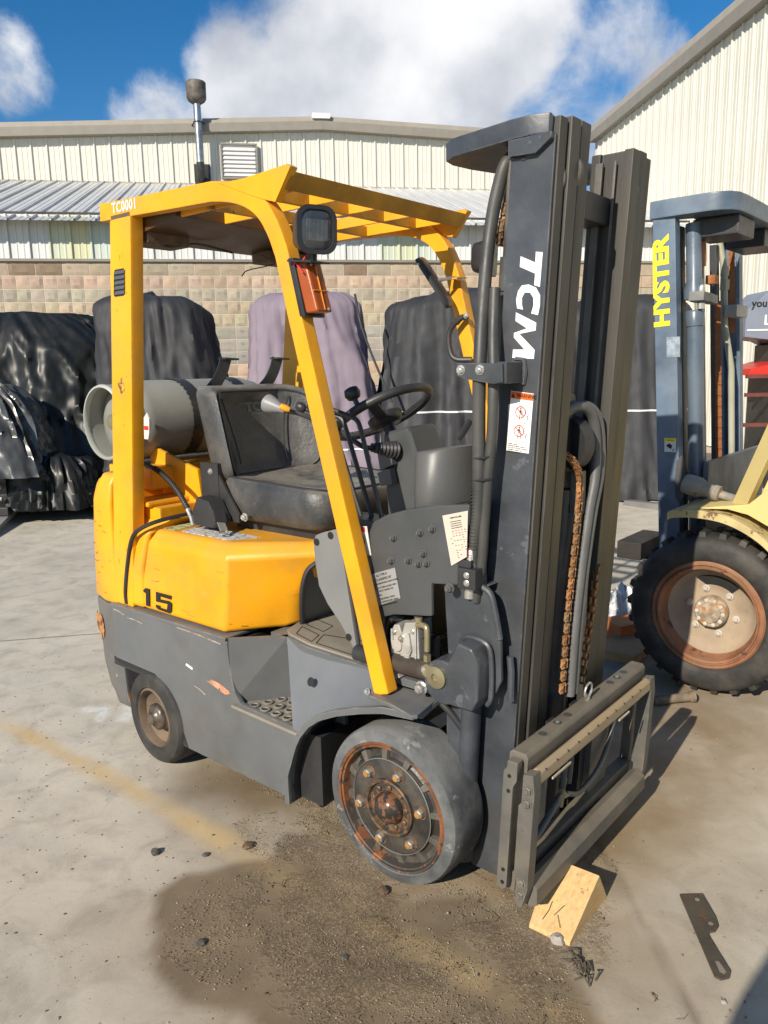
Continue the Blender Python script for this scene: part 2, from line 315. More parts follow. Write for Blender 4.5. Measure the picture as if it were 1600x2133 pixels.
for y in gy:
    for x in gx:
        z = 0.0; vals = dict.fromkeys(att, 0.0)
        if -2.8 < x < 2.2 and 0.6 < y < 4.2:
            n1 = noise.noise(Vector((x * 3.1, y * 3.1, 1))); n2 = noise.noise(Vector((x * 11, y * 11, 4))); n3 = noise.noise(Vector((x * 30, y * 30, 8)))
            j = .03 * n1 + .016 * n2
            vals['stain'] = max(soft(sdist(x, y, STAIN) + j * .6, .035), .75 * soft(sdist(x, y, STAIN2) + j, .16))
            sa = soft(sdist(x, y, SAND) + 2 * j + .03, .30); vals['sand'] = sa * max(0, min(1, .55 + 1.3 * n1 + .8 * n2))
            vals['dirt'] = soft(sdist(x, y, DIRT) + 4 * j, .45)
            vals['line'] = soft(sdist(x, y, YEL, False) - .034 + .5 * j, .05)
            vals['whitep'] = max(soft(sdist(x, y, W1), .02), soft(sdist(x, y, W2), .02))
            vals['crack'] = soft(sdist(x, y, CRACK, False) - .002 + .5 * j, .03)
            z = .006 * vals['sand'] * (.5 + n2 + .6 * n3) + .0012 * n1 - .004 * vals['crack']
            z = min(z, .008)
        elif y < 6: vals['line'] = soft(sdist(x, y, YEL, False) - .03, .05)
        vs.append((x, y, z))
        for k in att: att[k].append(vals[k])
nx_ = len(gx); fs = [(j * nx_ + i, j * nx_ + i + 1, (j + 1) * nx_ + i + 1, (j + 1) * nx_ + i) for j in range(len(gy) - 1) for i in range(nx_ - 1)]
me.from_pydata(vs, [], fs)
for k, a in att.items():
    at_ = me.attributes.new(k, 'FLOAT', 'POINT'); at_.data.foreach_set('value', a)
for p in me.polygons: p.use_smooth = True
ground = bpy.data.objects.new('ground', me); C.objects.link(ground); tag(ground, kind='structure')
gm = bpy.data.materials.new('concrete_yard'); gm.use_nodes = True; t = gm.node_tree; N = t.nodes; L = t.links; bs = N['Principled BSDF']
def gn(scale, d=6, r=.6, loc=None, sc3=None, dist=0):
    g = N.new('ShaderNodeTexCoord'); m_ = N.new('ShaderNodeMapping'); L.new(g.outputs['Object'], m_.inputs[0])
    if loc: m_.inputs['Location'].default_value = loc
    if sc3: m_.inputs['Scale'].default_value = sc3
    n = N.new('ShaderNodeTexNoise'); n.inputs['Scale'].default_value = scale; n.inputs['Detail'].default_value = d; n.inputs['Roughness'].default_value = r; n.inputs['Distortion'].default_value = dist; L.new(m_.outputs[0], n.inputs[0]); return n.outputs['Fac']
def gr(v, a, b, lo=0.0, hi=1.0):
    r = N.new('ShaderNodeMapRange'); r.interpolation_type = 'SMOOTHSTEP'; L.new(v, r.inputs['Value'])
    for k, q in (('From Min', a), ('From Max', b), ('To Min', lo), ('To Max', hi)): r.inputs[k].default_value = q
    return r.outputs[0]
def gmix(f, a, b):
    x = N.new('ShaderNodeMix'); x.data_type = 'RGBA'
    for i, q in ((0, f), (6, a), (7, b)):
        if isinstance(q, (float, int)): x.inputs[i].default_value = q
        elif isinstance(q, tuple): x.inputs[i].default_value = (*q, 1)
        else: L.new(q, x.inputs[i])
    return x.outputs[2]
def gmath(op, a, b):
    n = N.new('ShaderNodeMath'); n.operation = op; n.use_clamp = False
    for i, q in enumerate((a, b)):
        if isinstance(q, (float, int)): n.inputs[i].default_value = q
        else: L.new(q, n.inputs[i])
    return n.outputs[0]
def ga(k): a = N.new('ShaderNodeAttribute'); a.attribute_name = k; return a.outputs['Fac']
c = gmix(gr(gn(.9, 5), .3, .7), (.445, .400, .322), (.555, .508, .420))
c = gmix(gr(gn(7, 8, .65, dist=.6), .42, .72, 0, .5), c, (.24, .215, .175))
c = gmix(gr(gn(2.2, 7, .6, loc=(5, 2, 0), sc3=(1, .4, 1)), .52, .75, 0, .5), c, (.20, .175, .14))
c = gmix(gr(gn(3.0, 7, .6, loc=(9, 2, 0)), .52, .7, 0, .55), c, (.42, .40, .35))
c = gmix(gr(gn(55, 4, .7), .60, .72, 0, .35), c, (.15, .13, .11)); c = gmix(gr(gn(240, 3, .7), .54, .68, 0, .22), c, (.20, .18, .15)); c = gmix(gr(gn(190, 3, .7, loc=(4, 4, 4)), .56, .68, 0, .2), c, (.62, .59, .52))
c = gmix(gmath('MULTIPLY', ga('dirt'), gr(gn(2.6, 6, .6, loc=(3, 1, 0)), .25, .62, .45, 1.0)), c, (.235, .172, .100))
c = gmix(gmath('MULTIPLY', ga('line'), gr(gn(6, 7, .65), .32, .6, .2, .72)), c, (.56, .40, .19))
c = gmix(gmath('MULTIPLY', ga('whitep'), gr(gn(25, 6, .6), .35, .5, .3, .9)), c, (.62, .62, .58))
c = gmix(gmath('MULTIPLY', ga('stain'), .88), c, gmix(gr(gn(5, 6, .6), .35, .65), (.135, .098, .055), (.185, .138, .082)))
c = gmix(gmath('MULTIPLY', ga('line'), gr(gn(4, 6, .6, loc=(2, 7, 1)), .38, .6, .0, .42)), c, (.45, .32, .15))
grain = gr(gn(150, 3, .8), .46, .60)
sandc = gmix(grain, (.095, .066, .036), (.33, .25, .15))
sandf = gr(gmath('ADD', gmath('MULTIPLY', ga('sand'), 1.0), gmath('MULTIPLY', gmath('SUBTRACT', gn(22, 6, .7), .5), 1.1)), .28, .55)
c = gmix(gmath('MULTIPLY', sandf, .5), c, sandc)
c = gmix(gmath('MULTIPLY', ga('crack'), .7), c, (.08, .062, .045))
# joints between the slabs, parallel to the warehouse wall
g = N.new('ShaderNodeTexCoord'); sx_ = N.new('ShaderNodeSeparateXYZ'); L.new(g.outputs['Object'], sx_.inputs[0])
def joint(off, wd, colr, f=1.0):
    global c
    d = gmath('ABSOLUTE', gmath('SUBTRACT', gmath('SUBTRACT', sx_.outputs['Y'], gmath('MULTIPLY', sx_.outputs['X'], .1743)), off + 0.0), 0.0)
    d = gmath('ADD', d, gmath('MULTIPLY', gmath('SUBTRACT', gn(9, 4), .5), wd * .6))
    c = gmix(gr(d, wd, wd * .3, 0, f), c, colr)
joint(4.445, .012, (.13, .115, .095), .8); joint(8.15, .05, (.50, .47, .40), .85); joint(8.21, .02, (.15, .13, .1), .6)
L.new(c, bs.inputs['Base Color'])
L.new(gr(gn(3, 6), .3, .7, .75, .95), bs.inputs['Roughness'])
bn = N.new('ShaderNodeBump'); bn.inputs['Strength'].default_value = .55; bn.inputs['Distance'].default_value = .006
L.new(gmath('ADD', gmath('MULTIPLY', gn(180, 4, .75), gmath('ADD', .12, gmath('MULTIPLY', sandf, 1.3))), gmath('MULTIPLY', gn(14, 6, .6), .4)), bn.inputs['Height']); L.new(bn.outputs[0], bs.inputs['Normal'])
me.materials.append(gm)
def gz(x, y): return .003 if inpoly(x, y, SAND) else 0.0

# ------------------------------------------------------------------ sand grains, pebbles
pebm = mat('grit', (.24, .19, .13), .85, var=.6, vscale=37, chips=[((.06, .045, .03), .55, 23), ((.45, .42, .36), .62, 31)], bump=0)
def scatter(name, n, poly, rmin, rmax, seed, region, m, dens=1.0):
    rnd = random.Random(seed); mb = MB(); k = 0
    base = [(1, 0, 0), (-1, 0, 0), (0, 1, 0), (0, -1, 0), (0, 0, .7), (0, 0, -.6)]
    tri = [(0, 2, 4), (2, 1, 4), (1, 3, 4), (3, 0, 4), (2, 0, 5), (1, 2, 5), (3, 1, 5), (0, 3, 5)]
    while k < n:
        x = rnd.uniform(region[0], region[1]); y = rnd.uniform(region[2], region[3])
        if poly and not inpoly(x, y, poly): continue
        if noise.noise(Vector((x * 5, y * 5, seed))) + .5 * noise.noise(Vector((x * 17, y * 17, seed))) < rnd.uniform(-.5, .25): continue
        r = rmin + (rmax - rmin) * rnd.random() ** 3
        a = rnd.random() * 6.28; ca, sa = math.cos(a), math.sin(a); q = [rnd.uniform(.6, 1.3) for _ in range(3)]
        mb.add([(x + r * (ca * p[0] * q[0] - sa * p[1] * q[1]), y + r * (sa * p[0] * q[0] + ca * p[1] * q[1]), gz(x, y) + r * .4 + r * p[2] * q[2]) for p in base], tri); k += 1
    me = bpy.data.meshes.new(name); me.from_pydata([tuple(v) for v in mb.v], [], mb.f); me.materials.append(m)
    o = bpy.data.objects.new(name, me); C.objects.link(o); return o
tag(scatter('sand', 24000, SAND, .0006, .0024, 3, (-.7, .7, 1.2, 2.6), pebm), 'coarse brown sand spilled on the concrete in front of the yellow forklift', 'sand', kind='stuff')
tag(scatter('grit', 4200, None, .0007, .0046, 9, (-1.8, 1.5, 1.2, 4.0), pebm), 'loose dark grit and crumbs strewn over the pale concrete', 'grit', kind='stuff')

# ------------------------------------------------------------------ warehouse behind
WY = .1725
WH = empty('warehouse', (0, 13.4, 0), WY, 'cream metal warehouse with a blockwork base, lean-to roof and exhaust stack', 'warehouse')
cream = mat('cream_cladding', (.63, .615, .54), .5, var=.05, vscale=1.2, stretch=(1, 1, .2), dust=.35, dustcol=(.50, .49, .43), dscale=5, bump=.03, objcol=False)
tinp = mat('tin_cladding', (.6, .6, .6), .4, var=.07, vscale=3, stretch=(1, 1, .2), bump=.03, objcol=True, chips=[((.25, .2, .15), .76, 20)])
roofp = mat('roof_tin', (.50, .51, .51), .45, var=.12, vscale=5, stretch=(1, .15, .15), dust=.5, dustcol=(.40, .41, .41), dscale=8, bump=.05)
fasc = mat('fascia_paint', (.225, .205, .17), .5, var=.05, bump=.02)
blockm = mat('split_block', (.4, .3, .2), .9, var=.14, vscale=9, bump=.9, bscale=22, objcol=True, chips=[((.52, .44, .34), .68, 30)])
mortar = mat('mortar', (.62, .55, .44), .9, var=.1, bump=.3, bscale=60)
darkb = mat('shadow_gap', (.05, .045, .04), .8, bump=0)
def rib_profile(W, h=.032):
    return [(0, 0), (.010, h), (.036, h), (.046, 0), (W * .42, 0), (W * .45, .007), (W * .50, .007), (W * .53, 0), (W * .74, 0), (W * .77, .007), (W * .82, .007), (W * .85, 0), (W, 0)]
def panel_mesh(name, W, bot, top, M4=None, ny=-1, h=.032, t_=.004):
    """bot, top: height functions of u; sheet with a raised rib, 4 mm thick"""
    pr = rib_profile(W, h); mb = MB()
    fr = [[(u, ny * d, bot(u)) for u, d in pr], [(u, ny * d, top(u)) for u, d in pr]]
    bk = [[(u, ny * d - ny * t_, bot(u)) for u, d in pr], [(u, ny * d - ny * t_, top(u)) for u, d in pr]]
    mb.grid(fr); mb.grid(bk)
    n = len(pr)
    mb.f += [(0, 2 * n, 3 * n, n), (n - 1, 2 * n - 1, 4 * n - 1, 3 * n - 1)] + [(i, i + 1, 2 * n + i + 1, 2 * n + i) for i in range(n - 1)] + [(n + i, 3 * n + i, 3 * n + i + 1, n + i + 1) for i in range(n - 1)]
    if M4: mb.xf(M4)
    return mb
def upz(lx): return 6.545 - (.050 * (-.35 - lx) if lx < -.35 else .034 * (lx + .35))
W = .3125; UY = 4.83; n_up = 44; x0 = -8.6
for i in range(n_up):
    xx = x0 + i * W
    o = panel_mesh('p', W, lambda u: 5.30, lambda u, xx=xx: upz(xx + u)).build('wall_panel', cream, WH); o.location = (xx, UY, 0)
for i in range(30):
    xx = -6.9 + i * .3125
    me_ = panel_mesh('p', .3125, lambda u: 0.0, lambda u: 5.62)
    ang = math.radians(18)
    # a sheet standing 0..5.62 tipped back to lie on the roof slope
    me_.xf(Matrix.Rotation(-(math.pi / 2 - ang), 4, 'X'))
    o = me_.build('roof_panel', roofp, WH); o.location = (xx, -.36, 3.715)
for i in range(30, 42):
    o2 = copy_obj(o, WH, (-6.9 + i * .3125, -.36, 3.715))
TIN = {6: (.52, .55, .43), 7: (.55, .55, .36), 8: (.50, .56, .50), 23: (.50, .55, .45), 24: (.53, .56, .40), 25: (.50, .55, .48)}
tinproto = None
for i in range(42):
    xx = -7.0 + i * .305
    if tinproto is None: tinproto = panel_mesh('p', .305, lambda u: 3.20, lambda u: 3.86).build('wall_panel', tinp, WH); o = tinproto
    else: o = copy_obj(tinproto, WH)
    o.location = (xx, 0, 0); k = random.uniform(-.03, .03)
    cc = TIN.get(i, (.60 + k, .61 + k, .60 + k)); o.color = (*cc, 1)
MB().box(-8.8, 5.8, .0051, .30, 3.16, 3.9).build('lean_to_core', darkb, WH)
MB().box(-8.8, 5.8, -.045, .02, 3.165, 3.205).build('drip_trim', fasc, WH)
MB().box(-8.8, 5.8, UY + .006, UY + .35, 3.9, 6.2).build('upper_core', darkb, WH)
# flashing strip with foam closures under the wall panels
MB().prism([(-.10, 5.375), (.004, 5.43), (.004, 5.30), (-.10, 5.36)], 'x', -8.8, 5.8).xf(Matrix.Translation((0, UY, 0))).build('flashing', mat('flashing_tin', (.33, .29, .23), .6, var=.3, vscale=14, bump=.3), WH)
for a, b in ((-8.9, -.35), (-.35, 5.6)):
    za, zb = upz(a), upz(b); 
    MB().hexa([(a, UY - .20, za - .02), (b, UY - .20, zb - .02), (b, UY + .1, zb - .02), (a, UY + .1, za - .02), (a, UY - .20, za + .16), (b, UY - .20, zb + .16), (b, UY + .1, zb + .16), (a, UY + .1, za + .16)]).build('fascia', fasc, WH, bevel=.01)
    MB().hexa([(a, UY - .16, za + .163), (b, UY - .16, zb + .163), (b, UY + 9, zb + .163), (a, UY + 9, za + .163), (a, UY - .12, za + .27), (b, UY - .12, zb + .27), (b, UY + 9, zb + .27), (a, UY + 9, za + .27)]).build('roof_edge', mat('roof_edge_paint' + str(int(a)), (.30, .27, .225), .45, var=.05, bump=0), WH)
MB().box(-.58, -.20, UY - .23, UY - .05, upz(-.35) + .20, upz(-.35) + .30).build('ridge_cap', white, WH)
# blocks
BC0 = [(.30, .235, .16), (.42, .28, .20), (.31, .275, .21), (.40, .315, .21), (.40, .325, .22), (.27, .26, .23), (.29, .275, .24), (.235, .23, .215), (.46, .31, .20), (.42, .33, .22), (.27, .24, .25)]
BC = [tuple(q * .66 + m_ * .34 + .03 for q, m_ in zip(c_, (.36, .31, .235))) for c_ in BC0]
def block_mesh(Lx, seed):
    rnd = random.Random(seed); mb = MB(); nx2 = 6 if Lx > .3 else 4; nz2 = 4; rows = []
    for j in range(nz2 + 1):
        rows.append([(.005 + (Lx - .01) * i / nx2, -.004 - (0 if i in (0, nx2) or j in (0, nz2) else rnd.uniform(.004, .018)), .005 + .19 * j / nz2) for i in range(nx2 + 1)])
    mb.grid(rows)
    n = nx2 + 1; rim = [(0, i) for i in range(n)] + [(j, n - 1) for j in range(1, nz2 + 1)] + [(nz2, i) for i in range(n - 2, -1, -1)] + [(j, 0) for j in range(nz2 - 1, 0, -1)]
    o_ = len(mb.v); mb.v += [Vector((rows[j][i][0], .02, rows[j][i][2])) for j, i in rim]; k = len(rim)
    mb.f += [(rim[a][0] * n + rim[a][1], rim[(a + 1) % k][0] * n + rim[(a + 1) % k][1], o_ + (a + 1) % k, o_ + a) for a in range(k)]
    return mb
BM = {}
for Lx in (.4, .2):
    for s_ in range(4):
        o = block_mesh(Lx, s_ + 3).build('brick', blockm, None, smooth=12); BM[Lx, s_] = o.data; bpy.data.objects.remove(o)
rnd = random.Random(5); rest = {}
for c_ in range(16):
    full = c_ in (0, 5, 6, 7, 8, 9, 10); Lx = .4 if full else .2; off = rnd.choice((0, .2)) if full else rnd.choice((0, .1))
    z = 3.155 - .2 * (c_ + 1); base = BC[min(c_, 10)] if c_ < 11 else BC[3 + c_ % 4]
    x = -8.8 + off
    while x < 5.7:
        k = rnd.uniform(.86, 1.12); col = tuple(min(.6, q * k * rnd.uniform(.97, 1.03)) for q in base)
        if c_ == 0 and rnd.random() < .3: col = (.22, .16, .11)
        if c_ < 9 and -6.35 < x < 1.9:
            o = bpy.data.objects.new('brick', BM[Lx, rnd.randrange(4)]); C.objects.link(o); o.parent = WH; o.location = (x, 0, z); o.color = (*col, 1)
        else:
            key = min(c_, 11); rest.setdefault(key, (base, MB()))[1].add([v.co + Vector((x, 0, z)) for v in BM[Lx, rnd.randrange(4)].vertices][:0] or [(x + .005, -.02, z + .005), (x + Lx - .005, -.02, z + .005), (x + Lx - .005, -.02, z + .195), (x + .005, -.02, z + .195), (x + .005, .02, z + .005), (x + Lx - .005, .02, z + .005), (x + Lx - .005, .02, z + .195), (x + .005, .02, z + .195)], [(0, 1, 2, 3), (0, 4, 5, 1), (1, 5, 6, 2), (2, 6, 7, 3), (3, 7, 4, 0)])
        x += Lx
for key, (base, mb) in rest.items():
    o = mb.build('brick_course', blockm, WH); o.color = (*base, 1); o['kind'] = 'stuff'
MB().box(-8.8, 5.8, .0, .28, -.2, 3.16).build('mortar_wall', mortar, WH)
# louvre vent on the upper wall
v0 = (-3.02, UY - .036)
MB().box(-.36, .36, -.03, .0, -.33, .33).build('vent_panel', white, WH).location = (-2.17, UY - .036, 5.86)
for k in range(7):
    z = 5.56 + k * .086
    MB().prism([(-.07, 0), (-.03, .075), (-.026, .075), (-.026, 0)], 'x', -.34, .34).build('vent_slat', mat('vent_slat_paint' + str(k), (.58, .57, .56), .5, var=.04, bump=0), WH).location = (-2.17, UY - .042, z)
for a, b, c2, d in ((-.37, .37, .33, .36), (-.37, .37, -.36, -.33), (-.39, -.36, -.36, .36), (.36, .39, -.36, .36)):
    MB().box(a, b, -.09, 0, c2, d).build('vent_frame', fasc, WH).location = (-2.17, UY - .036, 5.86)
# exhaust stack
galv = mat('galvanised', (.42, .42, .42), .32, metal=.85, var=.2, vscale=6, dust=.3, bump=.05)
px_ = -2.98; py_ = UY - .33
MB().lathe([(.075, 5.72), (.075, 7.0)], (px_, py_, 0), (0, 0, 1), 20).build('stack_pipe', galv, WH)
MB().lathe([(.095, 6.90), (.17, 6.95), (.20, 7.0), (.205, 7.30), (.19, 7.32)], (px_, py_, 0), (0, 0, 1), 24).build('stack_cap', mat('cap_metal', (.12, .105, .09), .6, metal=.3, var=.4, vscale=9, chips=[(RUST, .66, 9)]), WH)
MB().tube([(px_, py_, 5.76), (px_, py_, 5.62), (px_, py_ + .08, 5.52), (px_, UY - .03, 5.50)], .082, 16).build('stack_elbow', blackm, WH)
MB().box(px_ - .15, px_ + .19, UY - .055, UY - .033, 5.36, 5.80).build('stack_plate', blackm, WH, bevel=.01)
MB().tube([(px_ + .085 * math.cos(a / 16 * 6.283), py_ + .085 * math.sin(a / 16 * 6.283), 6.55) for a in range(17)], .012, 6).tube([(px_ - .16, UY - .12, 6.50), (px_ - .06, py_ - .05, 6.55)], .014, 6).tube([(px_ + .16, UY - .12, 6.56), (px_ + .06, py_ - .05, 6.56)], .014, 6).build('stack_clamp', blackm, WH)

# ------------------------------------------------------------------ building on the right
RB = empty('metal_building', (6.73, 0, 0), 0, 'tall ribbed cream metal building wall running back along the right side', 'building')
rot = math.atan2(1, -.085); ux = Vector((math.cos(rot), math.sin(rot), 0))
MR = Matrix.Rotation(rot, 4, 'Z')
o = None
for i in range(-16, 48):
    s = 5.2 + i * .305 - 0.2
    if s > 19.2: break
    if o is None: o = panel_mesh('p', .305, lambda u: 0.02, lambda u: 6.53, ny=1, h=.034).build('wall_panel', cream, RB)
    else: o = copy_obj(o, RB)
    o.rotation_euler = (0, 0, rot); o.location = ux * s
MB().box(-1.0, 19.3, -.30, -.006, 0, 6.5).xf(MR).build('wall_core', darkb, RB)
MB().box(-1.0, 19.3, -.1, .16, 6.49, 6.70).xf(MR).build('fascia', fasc, RB, bevel=.01)
MB().prism([(.13, 6.703), (.10, 6.86), (-9, 6.9), (-9, 6.703)], 'x', -1.0, 19.3).xf(MR).build('roof_edge', mat('roof_edge_right', (.33, .29, .24), .45, var=.05, bump=0), RB)
# ================================================================== yellow forklift (local: x forward, y to the far side, z up)
FL = empty('forklift', (0.2795, 2.3133, 0), -0.6966, 'yellow and grey counterbalance forklift with an empty carriage and no forks, in the foreground', 'forklift')
def B(mb, name, m, parent=FL, bevel=0.0, **k): return mb.build(name, m, parent, bevel, **k)
# ---- chassis side (near): arch, step cut-out, belt
def arch(x):      # height of the front arch edge
    P = [(-.396, .10), (-.396, .16), (-.374, .27), (-.345, .335), (-.30, .39), (-.25, .428), (-.18, .462), (-.09, .495), (0, .522), (.12, .535)]
    for (a, b), (c2, d) in zip(P, P[1:]):
        if a <= x <= c2 and c2 > a: return b + (d - b) * (x - a) / (c2 - a)
    return P[-1][1]
side = [(-1.357, .566), (-.672, .572), (-.664, .471), (-.646, .402), (-.619, .368), (-.345, .356), (-.362, .30), (-.388, .22), (-.40, .15), (-.395, .095), (-.42, .112), (-.932, .115), (-.949, .128), (-.973, .194), (-1.0, .25), (-1.037, .294), (-1.09, .325), (-1.145, .337), (-1.30, .334), (-1.36, .345)]
for s in (-1, 1):
    a, b = (-.445, -.425) if s < 0 else (.425, .445)
    B(MB().prism(side, 'y', a, b), 'side_panel', grey, bevel=.006)
    B(MB().prism([(-.95, .118), (-1.02, .27), (-1.12, .33), (-1.37, .33), (-1.37, .36), (-1.10, .355), (-1.0, .29), (-.92, .118)], 'y', min(a, -b) if s < 0 else .12, -.12 if s < 0 else .424), 'wheel_well', blackm)
B(MB().box(-1.36, -.66, -.424, .424, .34, .565).box(-.95, -.42, -.40, .40, .13, .34), 'chassis_core', blackm)
B(MB().prism([(-1.357, .566), (-.672, .572), (-.672, .585), (-1.357, .580)], 'y', -.452, -.30).prism([(-1.357, .566), (-.672, .572), (-.672, .585), (-1.357, .580)], 'y', .30, .452), 'belt_rail', grey, bevel=.005)
# ---- step recess: slanted rear wall, inner wall, tread plate, lip
B(MB().hexa([(-.672, -.438, .36), (-.66, -.445, .36), (-.535, -.29, .36), (-.55, -.28, .36), (-.672, -.438, .583), (-.66, -.445, .583), (-.520, -.315, .583), (-.535, -.30, .583)]), 'step_wall', grey)
B(MB().box(-.60, -.30, -.29, -.275, .33, .58), 'step_inner_wall', grey)
step = MB().hexa([(-.655, -.442, .345), (-.345, -.442, .338), (-.40, -.285, .338), (-.56, -.285, .345), (-.655, -.442, .362), (-.345, -.442, .355), (-.40, -.285, .355), (-.56, -.285, .362)])
stp = B(step, 'step_plate', matm, bevel=.003)
rg = MB(); 
for i in range(5):
    for j in range(3):
        cx, cy = -.585 + i * .052 + j * .018, -.415 + j * .043
        if cy > -.30 or cx > -.37: continue
        rg.lathe([(.017, 0), (.018, .004), (.012, .006), (.010, -.001)], (cx, cy, .3605), (0, 0, 1), 14, cap=False)
B(rg, 'tread_ring', matm, stp)
dk = MB()
for i in range(5):
    for j in range(3):
        cx, cy = -.585 + i * .052 + j * .018, -.415 + j * .043
        if cy > -.30 or cx > -.37: continue
        dk.lathe([(.011, 0), (.011, .0012)], (cx, cy, .3615), (0, 0, 1), 12)
B(dk, 'tread_hole', blackink, stp)
B(MB().tube([(-.65, -.452, .358), (-.335, -.452, .350)], 0, sq=(.005, .008), up=(0, 0, 1)), 'step_lip', matm, bevel=.003)
# ---- front fender: leaning skin from the floor edge down to the arch edge
for s in (-1, 1):
    rows = []
    xs = [-.36, -.33, -.30, -.26, -.21, -.16, -.10, -.05, 0.02, .115]
    for k in range(7):
        f = k / 6; row = []
        for i, x in enumerate(xs):
            g = i / (len(xs) - 1)
            top = Vector((-.522 + (.115 + .522) * g ** 1.0, s * (.317 + .045 * g), .583 - .03 * g ** 2)) if x < -.05 else Vector((x, s * .36, .552))
            if i < 7: top = Vector((-.522 + (.42) * (i / 6), s * (.317 + .04 * i / 6), .583 - .008 * i / 6))
            bot = Vector((x - (.012 if i == 0 else 0), s * .446, arch(x) if i else .356))
            row.append(top.lerp(bot, f))
        rows.append(row)
    inner = [[Vector((p.x, p.y - s * .014, p.z - .010)) for p in r] for r in rows]
    n = len(xs)
    mb = MB().grid(rows).grid(inner); R_ = 7
    q = R_ * n
    mb.f += [(i, i + 1, q + i + 1, q + i) for i in range(n - 1)] + [((R_ - 1) * n + i, (R_ - 1) * n + i + 1, q + (R_ - 1) * n + i + 1, q + (R_ - 1) * n + i) for i in range(n - 1)]
    mb.f += [(r * n, (r + 1) * n, q + (r + 1) * n, q + r * n) for r in range(R_ - 1)] + [(r * n + n - 1, (r + 1) * n + n - 1, q + (r + 1) * n + n - 1, q + r * n + n - 1) for r in range(R_ - 1)]
    B(mb, 'fender_skin', mat('fender_grey', (.125, .133, .143), .42, var=.05, dust=.25, dustcol=(.22, .22, .22), chips=[((.32, .33, .34), .77, 30)], bump=.04, bscale=30) if s < 0 else MATS['fender_grey'], smooth=25)
    # arch lip and inner arch wall
    ap = [Vector((x, s * .452, arch(x) + .004)) for x in [-.396 + .02 * k for k in range(0, 26)]]
    ap = [Vector((-.400, s * .452, .10)), Vector((-.400, s * .452, .20))] + [p for p in ap if p.x > -.385]
    B(MB().tube(ap, 0, sq=(.008, .010), up=(0, s, 0)), 'arch_lip', grey, bevel=.003)
    rr = [[(p.x, s * .44, p.z - .006) for p in ap], [(p.x, s * .20, p.z - .006) for p in ap]]
    B(MB().grid(rr), 'arch_liner', blackm)
    # flat fender top with the tab in front of the leg
    zt = .553
    B(MB().prism([(-.05, s * .352), (.107, s * .342), (.128, s * .47), (.115, s * .482), (.022, s * .458), (-.06, s * .452)], 'z', zt - .012, zt), 'fender_top', grey, bevel=.004)
B(MB().box(-.405, -.30, -.40, -.20, .10, .33), 'frame_web', blackm)
# ---- floor with mat
B(MB().prism([(-.60, -.316), (-.522, -.317), (-.40, -.345), (-.10, -.357), (.10, -.357), (.10, .357), (-.10, .357), (-.40, .345), (-.60, .316)], 'z', .560, .583), 'floor_plate', grey)
mt_ = B(MB().prism([(-.555, -.285), (-.525, -.306), (-.402, -.335), (-.12, -.345), (-.08, .30), (-.60, .30), (-.60, -.16)], 'z', .5835, .592), 'floor_mat', matm, bevel=.003)
gv = MB()
for (a, b, c2, d) in (((-.50, -.295), (-.405, -.320), (-.430, -.262), (-.535, -.235)), ((-.385, -.32), (-.20, -.33), (-.20, -.20), (-.42, -.25)), ((-.54, -.21), (-.44, -.23), (-.455, -.17), (-.56, -.15))):
    P = [a, b, c2, d, a]
    gv.tube([(x, y, .5925) for x, y in P], .0018, 5)
B(gv, 'mat_groove', blackink, mt_)
# ---- yellow hood
zb = .588
base = [(-1.17, -.428), (-.705, -.428), (-.585, -.262), (-.575, -.17), (-.60, .17), (-.585, .262), (-.705, .428), (-1.17, .428)]
mid = [(-1.16, -.428), (-.690, -.428), (-.560, -.258), (-.535, -.17), (-.545, .17), (-.56, .258), (-.69, .428), (-1.16, .428)]
sho = [(-1.12, -.422), (-.688, -.418), (-.455, -.235), (-.41, -.16), (-.41, .16), (-.455, .235), (-.688, .418), (-1.12, .422)]
topr = [(-1.10, -.392), (-.70, -.378), (-.485, -.215), (-.44, -.14), (-.44, .14), (-.485, .215), (-.70, .378), (-1.10, .392)]
rows = [[(x, y, zb) for x, y in base], [(x, y, .70) for x, y in mid], [(x, y, .842 if abs(y) > .3 else .852) for x, y in sho], [(x, y, .886) for x, y in topr]]
B(MB().grid(rows, True, True), 'engine_hood', yellow, bevel=.016, smooth=60, seg=3)
# front arch opening in the hood: dark recess panel with a trim
rec = [(-.575, -.20, .592), (-.55, -.225, .66), (-.52, -.245, .74), (-.50, -.235, .80), (-.47, -.20, .828), (-.455, -.15, .835)]
B(MB().tube(smoothpath([(x + .018, y - .012, z) for x, y, z in rec], 5), .009, 8), 'hood_trim', blackm)
B(MB().grid([[(x + .016, y - .008, z) for x, y, z in rec], [(x + .035, .20, z) for x, y, z in rec]]), 'hood_recess', grey)
# black seal between hood and rear cowl
B(MB().tube(smoothpath([(-1.265, -.436, .59), (-1.262, -.438, .64), (-1.235, -.438, .74), (-1.195, -.438, .84), (-1.15, -.430, .885), (-1.10, -.37, .915), (-1.08, -.2, .925), (-1.08, .0, .925)], 5), .008, 8), 'hood_seal', blackm)
# rear cowl between seal and counterweight
B(MB().grid([[(-1.40, -.432, .582), (-1.16, -.432, .586), (-1.16, .432, .586), (-1.40, .432, .582)], [(-1.38, -.432, .72), (-1.155, -.432, .74), (-1.155, .432, .74), (-1.38, .432, .72)],
              [(-1.36, -.428, .86), (-1.13, -.41, .87), (-1.13, .41, .87), (-1.36, .428, .86)], [(-1.36, -.40, .93), (-1.09, -.32, .915), (-1.09, .32, .915), (-1.36, .40, .93)]], True, True), 'rear_cowl', yellow, bevel=.02, seg=3, smooth=60)
B(MB().box(-1.36, -1.12, -.36, .36, .90, .955).box(-1.30, -1.16, -.38, .38, .955, .975), 'cowl_shelf', yellow, bevel=.012)
